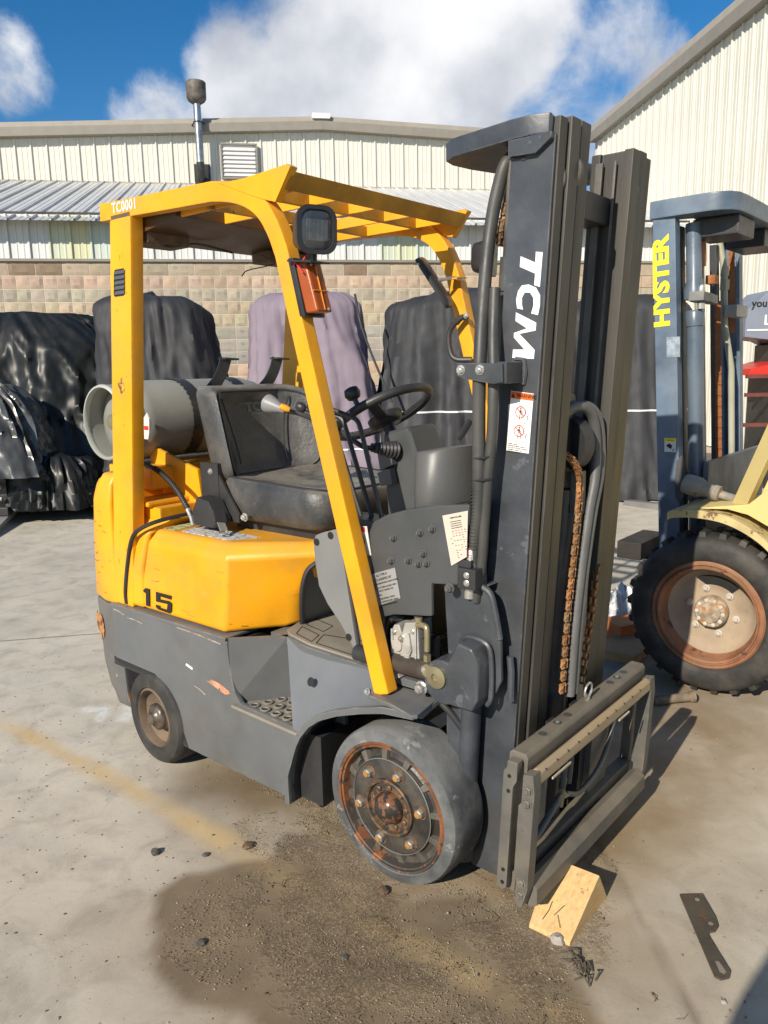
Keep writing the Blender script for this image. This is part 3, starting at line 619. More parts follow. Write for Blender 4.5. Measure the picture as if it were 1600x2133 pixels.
# ---- counterweight (grey foot, yellow body)
def cw_ring(z, xr, hw): return [(-1.33, -hw, z), (-1.42, -hw, z), (xr + .06, -hw + .03, z), (xr + .01, -hw + .10, z), (xr, 0, z), (xr + .01, hw - .10, z), (xr + .06, hw - .03, z), (-1.42, hw, z), (-1.33, hw, z)]
B(MB().grid([cw_ring(.14, -1.53, .41), cw_ring(.20, -1.56, .425), cw_ring(.30, -1.585, .43), cw_ring(.565, -1.595, .432)], True, True), 'counterweight_foot', mat('scuffed_grey', (.10, .10, .10), .55, var=.12, dust=.4, dustcol=(.19, .175, .15), chips=[((.34, .15, .05), .60, 5), ((.42, .24, .12), .66, 11), ((.5, .48, .44), .76, 30)], bump=.2, bscale=25), bevel=.012, smooth=50)
B(MB().grid([cw_ring(.570, -1.592, .436), cw_ring(.80, -1.575, .436), cw_ring(.96, -1.555, .434), cw_ring(1.03, -1.53, .425), cw_ring(1.07, -1.49, .40)], True, True), 'counterweight', yellow, bevel=.016, smooth=55, seg=3)
B(MB().box(-1.54, -1.25, -.30, .30, 1.0, 1.085), 'tank_bed', yellow, bevel=.01)
B(MB().prism([(-1.40, 1.0), (-1.40, 1.13), (-1.36, 1.15), (-1.10, 1.08), (-1.08, .93), (-1.3, .93)], 'y', -.20, -.185).prism([(-1.40, 1.0), (-1.40, 1.13), (-1.36, 1.15), (-1.10, 1.08), (-1.08, .93), (-1.3, .93)], 'y', .185, .20), 'tank_bracket', yellow, bevel=.003)
# ---- gas cylinder
tankc = (-1.47, 1.252)
tk = B(MB().lathe([(.0, -.402), (.08, -.400), (.130, -.390), (.150, -.368), (.156, -.335), (.156, .20), (.142, .26), (.11, .305), (.05, .325), (0, .328)], (tankc[0], 0, tankc[1]), (0, 1, 0), 40), 'gas_cylinder', greys, smooth=60)
B(MB().lathe([(.146, -.375), (.145, -.41), (.143, -.455), (.142, -.458), (.137, -.456), (.136, -.445), (.137, -.41), (.138, -.375)], (tankc[0], 0, tankc[1]), (0, 1, 0), 40, cap=False), 'collar', greys, tk, smooth=60)
B(MB().lathe([(.135, -.448), (.143, -.450), (.1465, -.460), (.143, -.469), (.135, -.471), (.131, -.460), (.135, -.448)], (tankc[0], 0, tankc[1]), (0, 1, 0), 40, cap=False), 'collar_rim', mat('pale_grey', (.38, .40, .36), .5, var=.12, chips=[((.12, .11, .1), .74, 30)], bump=.05), tk, smooth=60)
B(MB().lathe([(.022, -.395), (.022, -.41), (.03, -.41), (.03, -.435), (.012, -.44)], (tankc[0], 0, tankc[1]), (0, 1, 0), 16).tube([(tankc[0], -.42, tankc[1]), (tankc[0] + .03, -.425, tankc[1] - .04), (tankc[0] + .02, -.385, tankc[1] - .09)], .014, 10), 'valve', brass, tk)
B(MB().prism([(-1.18, 1.19), (-1.155, 1.25), (-1.175, 1.29), (-1.20, 1.27), (-1.205, 1.19)], 'y', -.405, -.401), 'tag', paper, tk)
B(MB().box(-1.20, -1.172, -.406, -.4055, 1.225, 1.24), 'tag_mark', redink, tk)
for yy in (-.135, .13):
    pts = [(tankc[0] + .161 * math.cos(a), yy, tankc[1] + .161 * math.sin(a)) for a in [math.radians(q) for q in range(-60, 241, 10)]]
    B(MB().tube(pts, 0, sq=(.003, .026), up=(0, 1, 0)) if False else MB().grid([[(p[0], yy - .026, p[2]) for p in pts], [(p[0], yy + .026, p[2]) for p in pts]]).grid([[(tankc[0] + (p[0] - tankc[0]) * .97, yy - .026, tankc[1] + (p[2] - tankc[1]) * .97) for p in pts], [(tankc[0] + (p[0] - tankc[0]) * .97, yy + .026, tankc[1] + (p[2] - tankc[1]) * .97) for p in pts]]), 'strap', blackm, tk, smooth=60)
tk.data.transform(Matrix.Translation((0, .12, 0)))
for ch in tk.children: ch.data.transform(Matrix.Translation((-.11 if ch.name.startswith('tag') else 0, .12 if not ch.name.startswith('tag') else .13, 0)))
for y0 in (-.08, .185):   # hooked ends of the cylinder clamp arms
    arm = smoothpath([(-1.16, y0, 1.36), (-1.13, y0 + .02, 1.40), (-1.12, y0 + .04, 1.44), (-1.115, y0 + .055, 1.485)], 5)
    mb = MB().tube(arm, 0, sq=(.004, .022), up=(1, -.25, 0))
    mb.hexa([(-1.137, y0 + .035, 1.482), (-1.09, y0 + .035, 1.482), (-1.09, y0 + .10, 1.478), (-1.137, y0 + .10, 1.478), (-1.137, y0 + .035, 1.489), (-1.09, y0 + .035, 1.489), (-1.09, y0 + .10, 1.485), (-1.137, y0 + .10, 1.485)])
    B(mb, 'clamp_arm', blackm)
B(MB().tube(smoothpath([(-1.45, -.315, 1.17), (-1.38, -.315, 1.12), (-1.26, -.31, 1.10), (-1.157, -.31, 1.068), (-1.08, -.31, 1.02), (-1.02, -.31, .955), (-1.0, -.31, .93)], 8), .0085, 10), 'fuel_hose', hosem)
hr = MB(); hp = smoothpath([(-1.21, -.31, 1.09), (-1.157, -.31, 1.068), (-1.08, -.31, 1.02), (-1.02, -.31, .955)], 10)
for i in range(0, len(hp) - 1): hr.tube([hp[i], hp[i] + (hp[i + 1] - hp[i]) * .5], .0105, 8)
B(hr, 'hose_spring', blackm); B(MB().tube([(-1.02, -.31, .955), (-1.0, -.31, .925), (-.99, -.312, .90)], .010, 8), 'hose_fitting', steel)
# ---- seat
def rr_loop(y0, y1, x0, x1, z, r, n=5):
    o = []
    for cx, cy, a0 in ((x1 - r, y1 - r, 0), (x0 + r, y1 - r, 90), (x0 + r, y0 + r, 180), (x1 - r, y0 + r, 270)):
        for k in range(n): a = math.radians(a0 + 90 * k / (n - 1)); o.append((cx + r * math.cos(a), cy + r * math.sin(a), z))
    return o
SEAT = empty('seat', parent=FL)
cush = [rr_loop(-.225, .225, -.90, -.44, .925, .06), rr_loop(-.238, .238, -.93, -.415, .945, .08), rr_loop(-.245, .245, -.945, -.405, .985, .09), rr_loop(-.243, .243, -.945, -.405, 1.02, .09), rr_loop(-.232, .232, -.935, -.42, 1.040, .085), rr_loop(-.19, .19, -.89, -.46, 1.046, .07), rr_loop(-.10, .10, -.80, -.55, 1.036, .05)]
rows = []
for i, r_ in enumerate(cush): rows.append([(x, y, z + (.05 * max(0, (-.62 - x)) if i > 1 else 0) + (.022 * (abs(y) / .24) ** 2 if i > 2 else 0)) for x, y, z in r_])
B(MB().grid(rows, True, True), 'cushion', vinyl, SEAT, smooth=55)
pp = rows[4] + [rows[4][0]]
B(MB().tube(pp, .0042, 6), 'piping', blackm, SEAT)
# backrest: loops in y/z swept along its thickness, leaning back, wings wrapping forward
def back_loop(t, inset, lean=.26):
    o = []; hw = .246 - inset; z0, z1 = 1.03 + inset, 1.385 - inset; r = .085
    for cy, cz, a0 in ((hw - r, z1 - r * .55, 0), (-hw + r, z1 - r * .55, 90), (-hw + r, z0 + r, 180), (hw - r, z0 + r, 270)):
        for k in range(6):
            a = math.radians(a0 + 90 * k / 5); y = cy + r * math.cos(a); z = cz + r * math.sin(a) * (.55 if a0 < 180 else 1)
            x = -.985 + t - (z - 1.03) * lean + .115 * max(0, (abs(y) - .10) / .135) ** 1.6
            o.append((x, y, z))
    return o
rows = [back_loop(-.075, .05), back_loop(-.078, .015), back_loop(-.06, .0), back_loop(.0, .0), back_loop(.035, .008), back_loop(.045, .03), back_loop(.030, .055), back_loop(.028, .10)]
B(MB().grid(rows, True, True), 'backrest', vinyl, SEAT, smooth=55)
lp = back_loop(.046, .022); B(MB().tube(lp + [lp[0]], .004, 6), 'piping', blackm, SEAT)
for s in (-1, 1):
    pth = [(-.945 - (z - 1.03) * .26 + .012 + .115 * max(0, (abs(y) - .10) / .135) ** 1.6, y, z) for y, z in [(s * (.115 + .05 * k / 9 * (k / 9)), 1.10 + .24 * k / 9) for k in range(10)]]
    B(MB().tube(pth, .003, 5), 'stitching', blackm, SEAT)
text('TCM', .046, frame((-1.0195, -.018, 1.278), (.0, 1, 0), (-.26, 0, 1)) @ Matrix.Scale(1, 4), podp, SEAT, .002, 'embossed_lettering', 1.3, .0006)
B(MB().box(-.93, -.90, -.262, -.245, .90, 1.12).prism([(-1.0, .92), (-.80, .92), (-.80, .95), (-.93, 1.12), (-1.0, 1.12)], 'y', -.26, -.252), 'seat_bracket', blackm, SEAT)
B(MB().bolt((-.94, -.262, 1.09), (0, -1, 0), .009, .007), 'bolt', steel, SEAT); B(MB().bolt((-.765, -.262, .945), (0, -1, 0), .012, .012), 'bolt', steel, SEAT)
B(MB().prism([(-.965, .905), (-.86, .905), (-.83, .93), (-.875, 1.0), (-.94, 1.01), (-.975, .95)], 'y', -.33, -.265), 'belt_box', blackm, SEAT, bevel=.01)
B(MB().tube([(-.85, -.31, .965), (-.82, -.325, .93)], 0, sq=(.006, .022), up=(1, 0, 1)), 'buckle', blackm, SEAT, bevel=.002)
B(MB().tube([(-.825, -.322, .935), (-.79, -.335, .905)], 0, sq=(.002, .014), up=(1, 0, 1)).tube([(-.79 + .014 * math.cos(a / 12 * 6.28), -.34 + .014 * math.sin(a / 12 * 6.28), .899) for a in range(13)], .004, 6), 'belt_tongue', steel, SEAT)
B(MB().box(-.90, -.45, -.19, .19, .885, .93), 'seat_rail', blackm, SEAT)
# ---- overhead guard
GD = empty('overhead_guard', parent=FL)
for s in (-1, 1):
    yc = s * .409
    path = [(-1.24, 1.9755), (-.90, 1.967), (-.64, 1.954), (-.57, 1.943), (-.505, 1.925), (-.45, 1.897), (-.41, 1.86), (-.378, 1.81), (-.352, 1.75), (-.315, 1.60), (-.25, 1.36), (-.03, .553)]
    path = [(-1.24, 0, 1.9755)] + [tuple(p) for p in smoothpath([(x, 0, z) for x, z in path[2:9]], 4)] + [(-.315, 0, 1.60), (-.028, 0, .553)]
    B(MB().tube([(p[0], yc, p[2]) for p in path], 0, sq=(.0285, .026), up=(0.3, 0, 1)) if False else MB().grid([[(0, 0, 0)] * 4] * 2) if False else MB().prism(
        [(lambda P, i: None)(0, 0)] if False else (lambda P: [(p.x + n.x * .027, p.z + n.z * .029) for p, n in P] + [(p.x - n.x * .027, p.z - n.z * .029) for p, n in reversed(P)])(
            [(Vector(p), (lambda d: Vector((-d.z, 0, d.x)))((Vector(path[min(i + 1, len(path) - 1)]) - Vector(path[max(i - 1, 0)])).normalized())) for i, p in enumerate(path)]), 'y', yc - .022, yc + .022), 'side_rail', yellow, GD, bevel=.006, smooth=40)
    # corner gusset rising to a tip
    B(MB().prism([(-.60, 1.970), (-.49, 1.966), (-.315, 1.974), (-.300, 1.966), (-.365, 1.885), (-.42, 1.90), (-.50, 1.93)], 'y', yc - .014 + s * .010, yc + .014 + s * .010), 'gusset', yellow, GD, bevel=.003)
    # rear leg
    B(MB().hexa([(-1.355, yc - .026, .58), (-1.225, yc - .026, .58), (-1.225, yc + .026, .58), (-1.355, yc + .026, .58), (-1.178, yc - .026, 1.945), (-1.052, yc - .026, 1.945), (-1.052, yc + .026, 1.945), (-1.178, yc + .026, 1.945)]), 'rear_leg', yellow, GD, bevel=.010)
    B(MB().box(-1.17, -1.06, yc - .024, yc + .024, 1.94, 1.955), 'leg_cap', rustd, GD)
B(MB().hexa([(-.338, -.42, 1.915), (-.356, -.42, 1.920), (-.356, .42, 1.920), (-.338, .42, 1.915), (-.308, -.42, 1.957), (-.326, -.42, 1.962), (-.326, .42, 1.962), (-.308, .42, 1.957)]), 'front_crossbar', mat('shaded_grimy_yellow', (.50, .24, .012), .45, var=.25, vscale=9, dust=.45, dustcol=(.17, .10, .03), dscale=6, chips=[((.07, .04, .02), .70, 14)], bump=.08), GD, bevel=.003)  # yellow darkened so the bar's shaded face is in the colour, with some grime
for k in range(5):
    y = -.355 + .1775 * k
    B(MB().box(-.885, -.340, y - .0055, y + .0055, 1.925, 1.962), 'roof_bar', yellow, GD, bevel=.002)
for x in (-.49, -.72): B(MB().box(x - .008, x + .008, -.379, .379, 1.922, 1.959), 'cross_bar', MATS['shaded_grimy_yellow'], GD, bevel=.002)  # same darkened yellow, shade painted into the bars
B(MB().prism([(-.885, 1.925), (-.885, 1.965), (-1.20, 1.975), (-1.20, 1.90), (-1.17, 1.885), (-1.05, 1.90)], 'y', -.379, .379), 'rear_plate', mat('guard_underside', (.075, .036, .010), .5, var=.2, dust=.4, dustcol=(.09, .055, .025), bump=.1), GD, bevel=.003)  # dark base colour stands in for shade under the roof, plus grime
B(MB().box(-1.17, -1.06, -.37, -.20, 1.865, 1.905).box(-1.16, -1.05, .17, .37, 1.85, 1.895), 'lamp_bracket', rustd, GD, bevel=.004)['kind'] = 'stuff'
B(MB().tube(smoothpath([(-1.10, -.36, 1.89), (-1.06, -.28, 1.86), (-1.08, -.15, 1.885), (-1.05, -.02, 1.865)], 6), .004, 6).tube(smoothpath([(-1.05, .12, 1.87), (-1.02, .16, 1.84), (-1.06, .06, 1.81), (-1.05, .02, 1.785)], 6), .0022, 5), 'roof_wire', blackm, GD)
# louvre in the rear leg
lv = B(MB().prism([(p[0], p[1]) for p in [(-1.183, 1.702), (-1.178, 1.695), (-1.125, 1.695), (-1.115, 1.705), (-1.108, 1.772), (-1.113, 1.782), (-1.163, 1.782), (-1.170, 1.774)]], 'y', -.4375, -.433), 'louvre', blackink, GD)
for k in range(5):
    z = 1.700 + k * .0165; sx = (z - 1.7) * .13
    B(MB().hexa([(-1.178 + sx, -.440, z), (-1.115 + sx, -.440, z), (-1.115 + sx, -.437, z), (-1.178 + sx, -.437, z), (-1.172 + sx, -.4375, z + .011), (-1.113 + sx, -.4375, z + .011), (-1.113 + sx, -.4365, z + .011), (-1.172 + sx, -.4365, z + .011)]), 'louvre_blade', podp, GD)
text('TC0001', .046, frame((-1.160, -.4325, 1.953), (1, 0, -.016), (0, 0, 1)), white, GD, .0009, 'lettering', .86, spacing=1.14)
B(MB().prism([(-1.205, 1.40), (-1.175, 1.425), (-1.165, 1.38), (-1.19, 1.365)], 'y', -.4362, -.4355), 'sticker_remnant', mat('torn_sticker', (.55, .28, .03), .6, var=.4, vscale=60, chips=[((.13, .06, .03), .5, 60)], bump=0), GD)
# markings on hood
def poly(name, pts, y, m, parent=FL, th=.001): return B(MB().prism(pts, 'y', y - th, y), name, m, parent)
poly('digit_one', [(-1.154, 0.658), (-1.137, 0.671), (-1.112, 0.671), (-1.119, 0.604), (-1.142, 0.604), (-1.137, 0.651), (-1.145, 0.652)], -.4325, blackink)
poly('digit_five', [(-1.072, 0.668), (-0.981, 0.669), (-0.984, 0.654), (-1.051, 0.655), (-1.052, 0.644), (-0.995, 0.647), (-0.981, 0.641), (-0.986, 0.61), (-0.999, 0.601), (-1.066, 0.603), (-1.08, 0.61), (-1.079, 0.619), (-1.055, 0.619), (-1.055, 0.613), (-1.012, 0.612), (-1.006, 0.634), (-1.076, 0.631)], -.4325, blackink)
B(MB().prism([(-.985, -.368), (-.735, -.366), (-.675, -.275), (-1.01, -.262)], 'z', .8865, .8878), 'hood_label', paperw)
B(MB().prism([(-1.09, -.37), (-1.02, -.372), (-1.03, -.22), (-1.09, -.22)], 'z', .8865, .8878), 'green_label', mat('green_label', (.42, .42, .20), .6, var=.3, vscale=50, chips=[((.12, .11, .06), .55, 60)], bump=0))
# scrapes on the grey side
poly('scrape', [(-.79, .405), (-.76, .418), (-.73, .415), (-.70, .408), (-.675, .40), (-.668, .392), (-.69, .382), (-.72, .388), (-.75, .396)], -.4455, mat('scraped_primer', (.52, .24, .14), .8, var=.25, vscale=60, chips=[((.10, .10, .10), .56, 45)], bump=.3), th=.0008)
poly('paint_fleck', [(-.905, .435), (-.90, .443), (-.865, .434), (-.868, .426)], -.4455, white, th=.0006)
mbs = MB()
for a, b in (((-1.34, .556), (-1.27, .545)), ((-1.25, .54), (-1.15, .535)), ((-.94, .565), (-.70, .556)), ((-.86, .37), (-.80, .352))):
    mbs.tube([(a[0], -.4462, a[1]), ((a[0] + b[0]) / 2, -.4462, (a[1] + b[1]) / 2 + .003), (b[0], -.4462, b[1])], .0022, 5)
B(mbs, 'scratch', mat('bare_scratch', (.33, .26, .20), .6, var=.4, vscale=40, bump=0))
B(MB().lathe([(.014, 0), (.014, .0012)], (-.33, -.403, .505), (0, -1, .35), 18), 'bolt_hole', blackink)
B(MB().bolt((-.10, -.405, .535), (0, -1, .4), .008, .008), 'bolt', steel)
# ---- dash side (near): black-grey plate with bolts, cover plate
dash = mat('dash_grey', (.050, .053, .055), .45, var=.06, dust=.25, dustcol=(.14, .14, .135), bump=.05, bscale=40)
dp = [(-.115, .56), (-.115, .99), (-.10, 1.02), (-.05, 1.045), (.03, 1.07), (.12, 1.088), (.218, 1.10), (.216, 1.05), (.200, 1.02), (.185, .96), (.185, .885), (.100, .875), (.100, .785), (-.03, .765), (-.07, .750), (-.08, .56)]
for s in (-1, 1): B(MB().prism(dp, 'y', s * .358 - .008, s * .358 + .008), 'dash_side', dash, bevel=.008)
B(MB().box(-.14, -.118, -.35, .35, .585, .99), 'dash_board', blackm)
B(MB().hexa([(-.11, -.35, .99), (.20, -.35, 1.085), (.20, .35, 1.085), (-.11, .35, .99), (-.11, -.35, 1.005), (.20, -.35, 1.098), (.20, .35, 1.098), (-.11, .35, 1.005)]), 'dash_top', dash)
cv = [(-.335, .93), (-.325, .955), (-.30, .965), (-.235, .985), (-.228, .985), (-.165, .60), (-.19, .64), (-.235, .70), (-.285, .75), (-.318, .80), (-.33, .87)]
B(MB().prism(cv, 'y', -.368, -.345), 'kick_cover', mat('cover_grey', (.16, .165, .165), .45, var=.05, dust=.2, bump=.04), bevel=.008)
for x, z in ((-.318, .935), (-.26, .962), (-.20, .665)): B(MB().lathe([(.011, 0), (.011, .0015)], (x, -.3685, z), (0, -1, 0), 14), 'cover_hole', blackink)
for x, z in ((-.025, .985), (.065, 1.01), (.105, 1.025), (.075, .955), (.025, .93), (-.035, .92), (.058, .925), (.085, .93)): B(MB().bolt((x, -.366, z), (0, -1, 0), .0085, .012), 'bolt', podp)
for x, z in ((.16, .875), ): B(MB().bolt((x, -.366, z), (0, -1, 0), .011, .014), 'bolt', podp)
pl = B(MB().prism([(-.128, .862), (-.022, .902), (-.004, .818), (-.105, .772)], 'y', -.3685, -.3665), 'rating_plate', mat('plate_metal', (.34, .35, .35), .4, metal=.4, var=.1, bump=0), bevel=.0005)
FP = frame((-.124, -.369, .86), (1, 0, .38), (-.2, 0, 1))
for i, (tx, sz, ox, oy) in enumerate((('ALI TYPE G', .0085, .035, -.010), ('CLASSIFIED BY', .0092, .030, -.022), ('UNDERWRITERS LABORATORIES', .0055, .028, -.031), ('AS TO FIRE HAZARD ONLY', .006, .026, -.043), ('TYPE LP  MODEL FCG', .006, .026, -.052), ('No.', .007, .026, -.063), ('INDUSTRIAL TRUCK', .006, .026, -.074), ('CORPORATION  JAPAN', .006, .026, -.083), ('MANUFACTURED IN JAPAN', .0045, .026, -.091))):
    text(tx, sz, FP @ Matrix.Translation((ox, oy, 0)), blackink, pl, .00012, 'lettering', 1.0, .0002)
text('UL', .013, FP @ Matrix.Translation((.007, -.034, 0)), blackink, pl, .0005, 'lettering', .9, .0002)
B(MB().tube([FP @ Vector((.0145 + .0115 * math.cos(a / 20 * 6.2832), -.028 + .0115 * math.sin(a / 20 * 6.2832), 0)) for a in range(21)], .0009, 5), 'seal_ring', blackink, pl)
sch = B(MB().prism([(.138, 1.063), (.216, 1.084), (.212, .965), (.165, .935)], 'y', -.3685, -.3668), 'schematic_label', mat('cream_label', (.52, .46, .38), .6, var=.08, bump=0))
FS = frame((.142, -.3692, 1.055), (1, 0, .27), (-.27, 0, 1))
text('OPERATOR LABEL', .005, FS @ Matrix.Translation((.02, -.004, 0)), blackink, sch, .0001, 'lettering', .9, .0002)
mbl = MB(); mbr = MB()
for r_ in range(12):
    for c_ in range(6):
        x = .008 + c_ * .0095 + (.010 if r_ > 5 else .0); y = -.036 - r_ * .0062
        if random.random() < .75 and x < .07: (mbl if random.random() < .5 else mbr).add([FS @ Vector(q) for q in ((x, y, 0), (x + random.uniform(.002, .007), y, 0), (x + .005, y + .0014, 0), (x, y + .0014, 0))], [(0, 1, 2, 3)])
for r_ in range(4): mbl.add([FS @ Vector(q) for q in ((.018, -.012 - r_ * .0055, 0), (.052, -.012 - r_ * .0055, 0), (.052, -.0105 - r_ * .0055, 0), (.018, -.0105 - r_ * .0055, 0))], [(0, 1, 2, 3)])
B(mbl, 'print', blackink, sch); B(mbr, 'red_print', redink, sch)
wl = B(MB().prism([(-.185, .998), (-.118, 1.006), (-.104, .925), (-.170, .915)], 'y', -.3705, -.3687), 'warning_label', paper)
B(MB().prism([(-.19, .998), (-.125, 1.003), (-.1228, .990), (-.187, .984)], 'y', -.3715, -.3706), 'red_band', redink, wl)
ring = MB().tube([(-.148 + .021 * math.cos(a / 20 * 6.2832), -.3712, .962 + .019 * math.sin(a / 20 * 6.2832)) for a in range(21)], .0011, 5)
ring.tube([(-.163, -.3712, .976), (-.133, -.3712, .948)], .0011, 5).tube([(-.156, -.3712, .975), (-.150, -.3712, .955), (-.142, -.3712, .945)], .0022, 5).tube([(-.150, -.3712, .955), (-.158, -.3712, .945)], .0018, 5)
B(ring, 'pictogram', blackink, wl)
text('MOVING PARTS', .0055, frame((-.172, -.3711, .933), (1, 0, .08), (0, 0, 1)), blackink, wl, .0001); text('KEEP HANDS AWAY', .0048, frame((-.170, -.3711, .925), (1, 0, .08), (0, 0, 1)), blackink, wl, .0001)
# ---- steering column, wheel, instrument pod
colm = [(-.20, 1.255), (-.12, 1.27), (.02, .98), (-.17, .96), (-.27, 1.10)]
B(MB().prism([(-.305, 1.235), (-.20, 1.262), (-.165, 1.17), (-.10, 1.0), (-.10, .95), (-.29, .95), (-.30, 1.1)], 'y', -.075, .075), 'steering_column', dash, bevel=.02, seg=3)
B(MB().prism([(-.30, 1.17), (-.245, 1.19), (-.24, 1.14), (-.29, 1.12)], 'y', -.105, -.076).prism([(-.31, 1.11), (-.25, 1.13), (-.24, 1.08), (-.29, 1.07)], 'y', -.105, -.076), 'switch_block', podp, bevel=.004)
rows = []
for z, k in ((1.0, 0), (1.012, 1), (1.09, 1), (1.19, .92), (1.20, .86)):
    rows.append([(-.02 + .085 * math.cos(a) * (1 if k else .96) + (z - 1.1) * -.02, -.145 + .155 * math.sin(a) * (k or .95), z + (.085 * (-.02 + .085 * math.cos(a)) * 1.6 + .02)) for a in [2 * math.pi * q / 28 for q in range(28)]])
B(MB().grid(rows, True, True).xf(Matrix.Translation((.065, -.03, .0))), 'instrument_pod', podp, smooth=45)
SW = empty('steering_wheel', parent=FL)
hub = Vector((-.345, -.02, 1.295)); ax = Vector((-.50, 0, .87)).normalized(); u = Vector((0, 1, 0)); v = ax.cross(u)
R0 = .165
rim = [hub + u * (R0 * math.cos(a)) + v * (R0 * math.sin(a)) for a in [2 * math.pi * q / 40 for q in range(41)]]
B(MB().tube(rim, .0145, 12, cap=False), 'rim', blackm, SW, smooth=60)
for a in (90, 210, 330):
    a = math.radians(a); d = u * math.cos(a) + v * math.sin(a)
    B(MB().tube([hub - ax * .03 + d * .02, hub - ax * .028 + d * .07, hub - ax * .012 + d * .12, hub + d * .158], 0, sq=(.006, .018), up=ax), 'spoke', blackm, SW, bevel=.004)
B(MB().lathe([(.045, -.045), (.058, -.03), (.058, -.012), (.045, -.004), (.0, 0)], hub, ax, 28), 'hub', blackm, SW, smooth=50)
kb = hub + u * (R0 * math.cos(math.radians(196))) + v * (R0 * math.sin(math.radians(196)))
B(MB().lathe([(.008, 0), (.008, .03), (.02, .036), (.026, .05), (.022, .066), (.0, .074)], kb, ax, 20), 'knob', blackm, SW, smooth=60)
B(MB().lathe([(.02, -.20), (.02, -.04)], hub, ax, 16), 'shaft', blackm, SW)
# direction lever and indicator stalk with bellows
blw = MB(); o_ = Vector((-.245, -.085, 1.185)); d_ = Vector((-.25, -.85, .15)).normalized()
blw.lathe([(.030 - .0011 * i - (.004 if i % 2 else 0), .006 * i) for i in range(15)], o_, d_, 18)
B(blw, 'bellows', blackm, smooth=20)
B(MB().tube(smoothpath([o_ + d_ * .07, o_ + d_ * .12, Vector((-.35, -.22, 1.25)), Vector((-.44, -.28, 1.30)), Vector((-.50, -.30, 1.315))], 5), .008, 8), 'gear_stalk', blackm)
B(MB().lathe([(.011, 0), (.013, .02), (.028, .065), (.030, .078), (.020, .088), (0, .09)], (-.50, -.30, 1.315), (-.75, -.05, .2), 20), 'gear_knob', mat('grey_knob', (.22, .22, .22), .4, bump=0), smooth=50)
B(MB().lathe([(.007, 0), (.011, .012), (.010, .03), (0, .034)], (-.455, -.325, 1.318), (-.6, -.4, .3), 14), 'yellow_knob', yellow, smooth=50)
# hydraulic levers
for k, (x0_, x1_) in enumerate(((-.345, -.245), (-.30, -.205), (-.245, -.170))):
    y = -.262 + .02 * k
    y = -.250 + .004 * k
    B(MB().tube(smoothpath([(x0_ - .085, y - .03, 1.318), (x0_ - .05, y - .01, 1.303), (x0_ - .016, y, 1.288), (x0_ + .002, y, 1.255), (x0_ + (x1_ - x0_) * .35, y, 1.17), (x1_, y, 1.0)], 5), .0075, 8), 'control_lever', blackm)
    B(MB().lathe([(.006, 0), (.013, .008), (.016, .022), (.010, .034), (0, .036)], (x0_ - .085, y - .03, 1.318), (-.85, -.3, .35), 14), 'lever_knob', blackm, smooth=50)
B(MB().box(-.29, -.12, -.30, -.20, .95, 1.005), 'lever_box', blackm, bevel=.006)
B(MB().tube(smoothpath([(-.085, .03, 1.215), (-.075, .04, 1.235), (-.06, .06, 1.275)], 4), 0, sq=(.008, .014), up=(0, 0, 1)), 'brake_handle', blackm, bevel=.004)
# ---- work light and turn signal on the near leg
WL = empty('work_light', parent=FL)
o_ = Vector((-.235, -.41, 1.80)); f_ = Vector((.93, -.36, -.05)).normalized(); s_ = Vector((0, 0, 1)).cross(f_).normalized(); up_ = f_.cross(s_)
def sq_loop(c, r, hw, hh, n=6, off=0):
    o = []
    for sx, sy, a0 in ((1, 1, 0), (-1, 1, 90), (-1, -1, 180), (1, -1, 270)):
        for k in range(n): a = math.radians(a0 + 90 * k / (n - 1)); o.append(c + s_ * (sx * (hw - r) + r * math.cos(a)) + up_ * (sy * (hh - r) + r * math.sin(a)))
    return o
B(MB().grid([sq_loop(o_ - f_ * .068, .02, .034, .036), sq_loop(o_ - f_ * .062, .022, .042, .046), sq_loop(o_ - f_ * .02, .030, .053, .057), sq_loop(o_, .036, .058, .062), sq_loop(o_ + f_ * .006, .036, .058, .062), sq_loop(o_ + f_ * .006, .030, .047, .051), sq_loop(o_ + f_ * .001, .029, .046, .050)], True, True), 'lamp_housing', blackm, WL, smooth=50)
B(MB().grid([sq_loop(o_ + f_ * .0012, .028, .0455, .0495), sq_loop(o_ + f_ * .004, .024, .040, .044), sq_loop(o_ + f_ * .0055, .012, .02, .022)], True, True), 'lens', glassd, WL, smooth=60)
lr = MB()
for k in range(17): lr.tube([o_ + f_ * .0052 + s_ * (-.030 + .0038 * k) + up_ * -.028, o_ + f_ * .0052 + s_ * (-.030 + .0038 * k) + up_ * .026], .0006, 4)
B(lr, 'lens_rib', mat('lens_ribs', (.12, .13, .14), .2, var=.3, vscale=60, bump=0), WL)
B(MB().tube([o_ - f_ * .03 - up_ * .055, o_ - f_ * .03 - up_ * .085, Vector((-.27, -.42, 1.715))], .014, 10).hexa([(-.305, -.455, 1.722), (-.215, -.455, 1.712), (-.215, -.385, 1.712), (-.305, -.385, 1.722), (-.305, -.455, 1.727), (-.215, -.455, 1.717), (-.215, -.385, 1.717), (-.305, -.385, 1.727)]), 'lamp_mount', blackm, WL)
B(MB().tube(smoothpath([o_ - f_ * .05 - up_ * .05, (-.30, -.43, 1.70), (-.29, -.44, 1.72), (-.26, -.44, 1.69)], 5), .0025, 5), 'lamp_wire', redink, WL)
TS = empty('turn_signal', parent=FL)
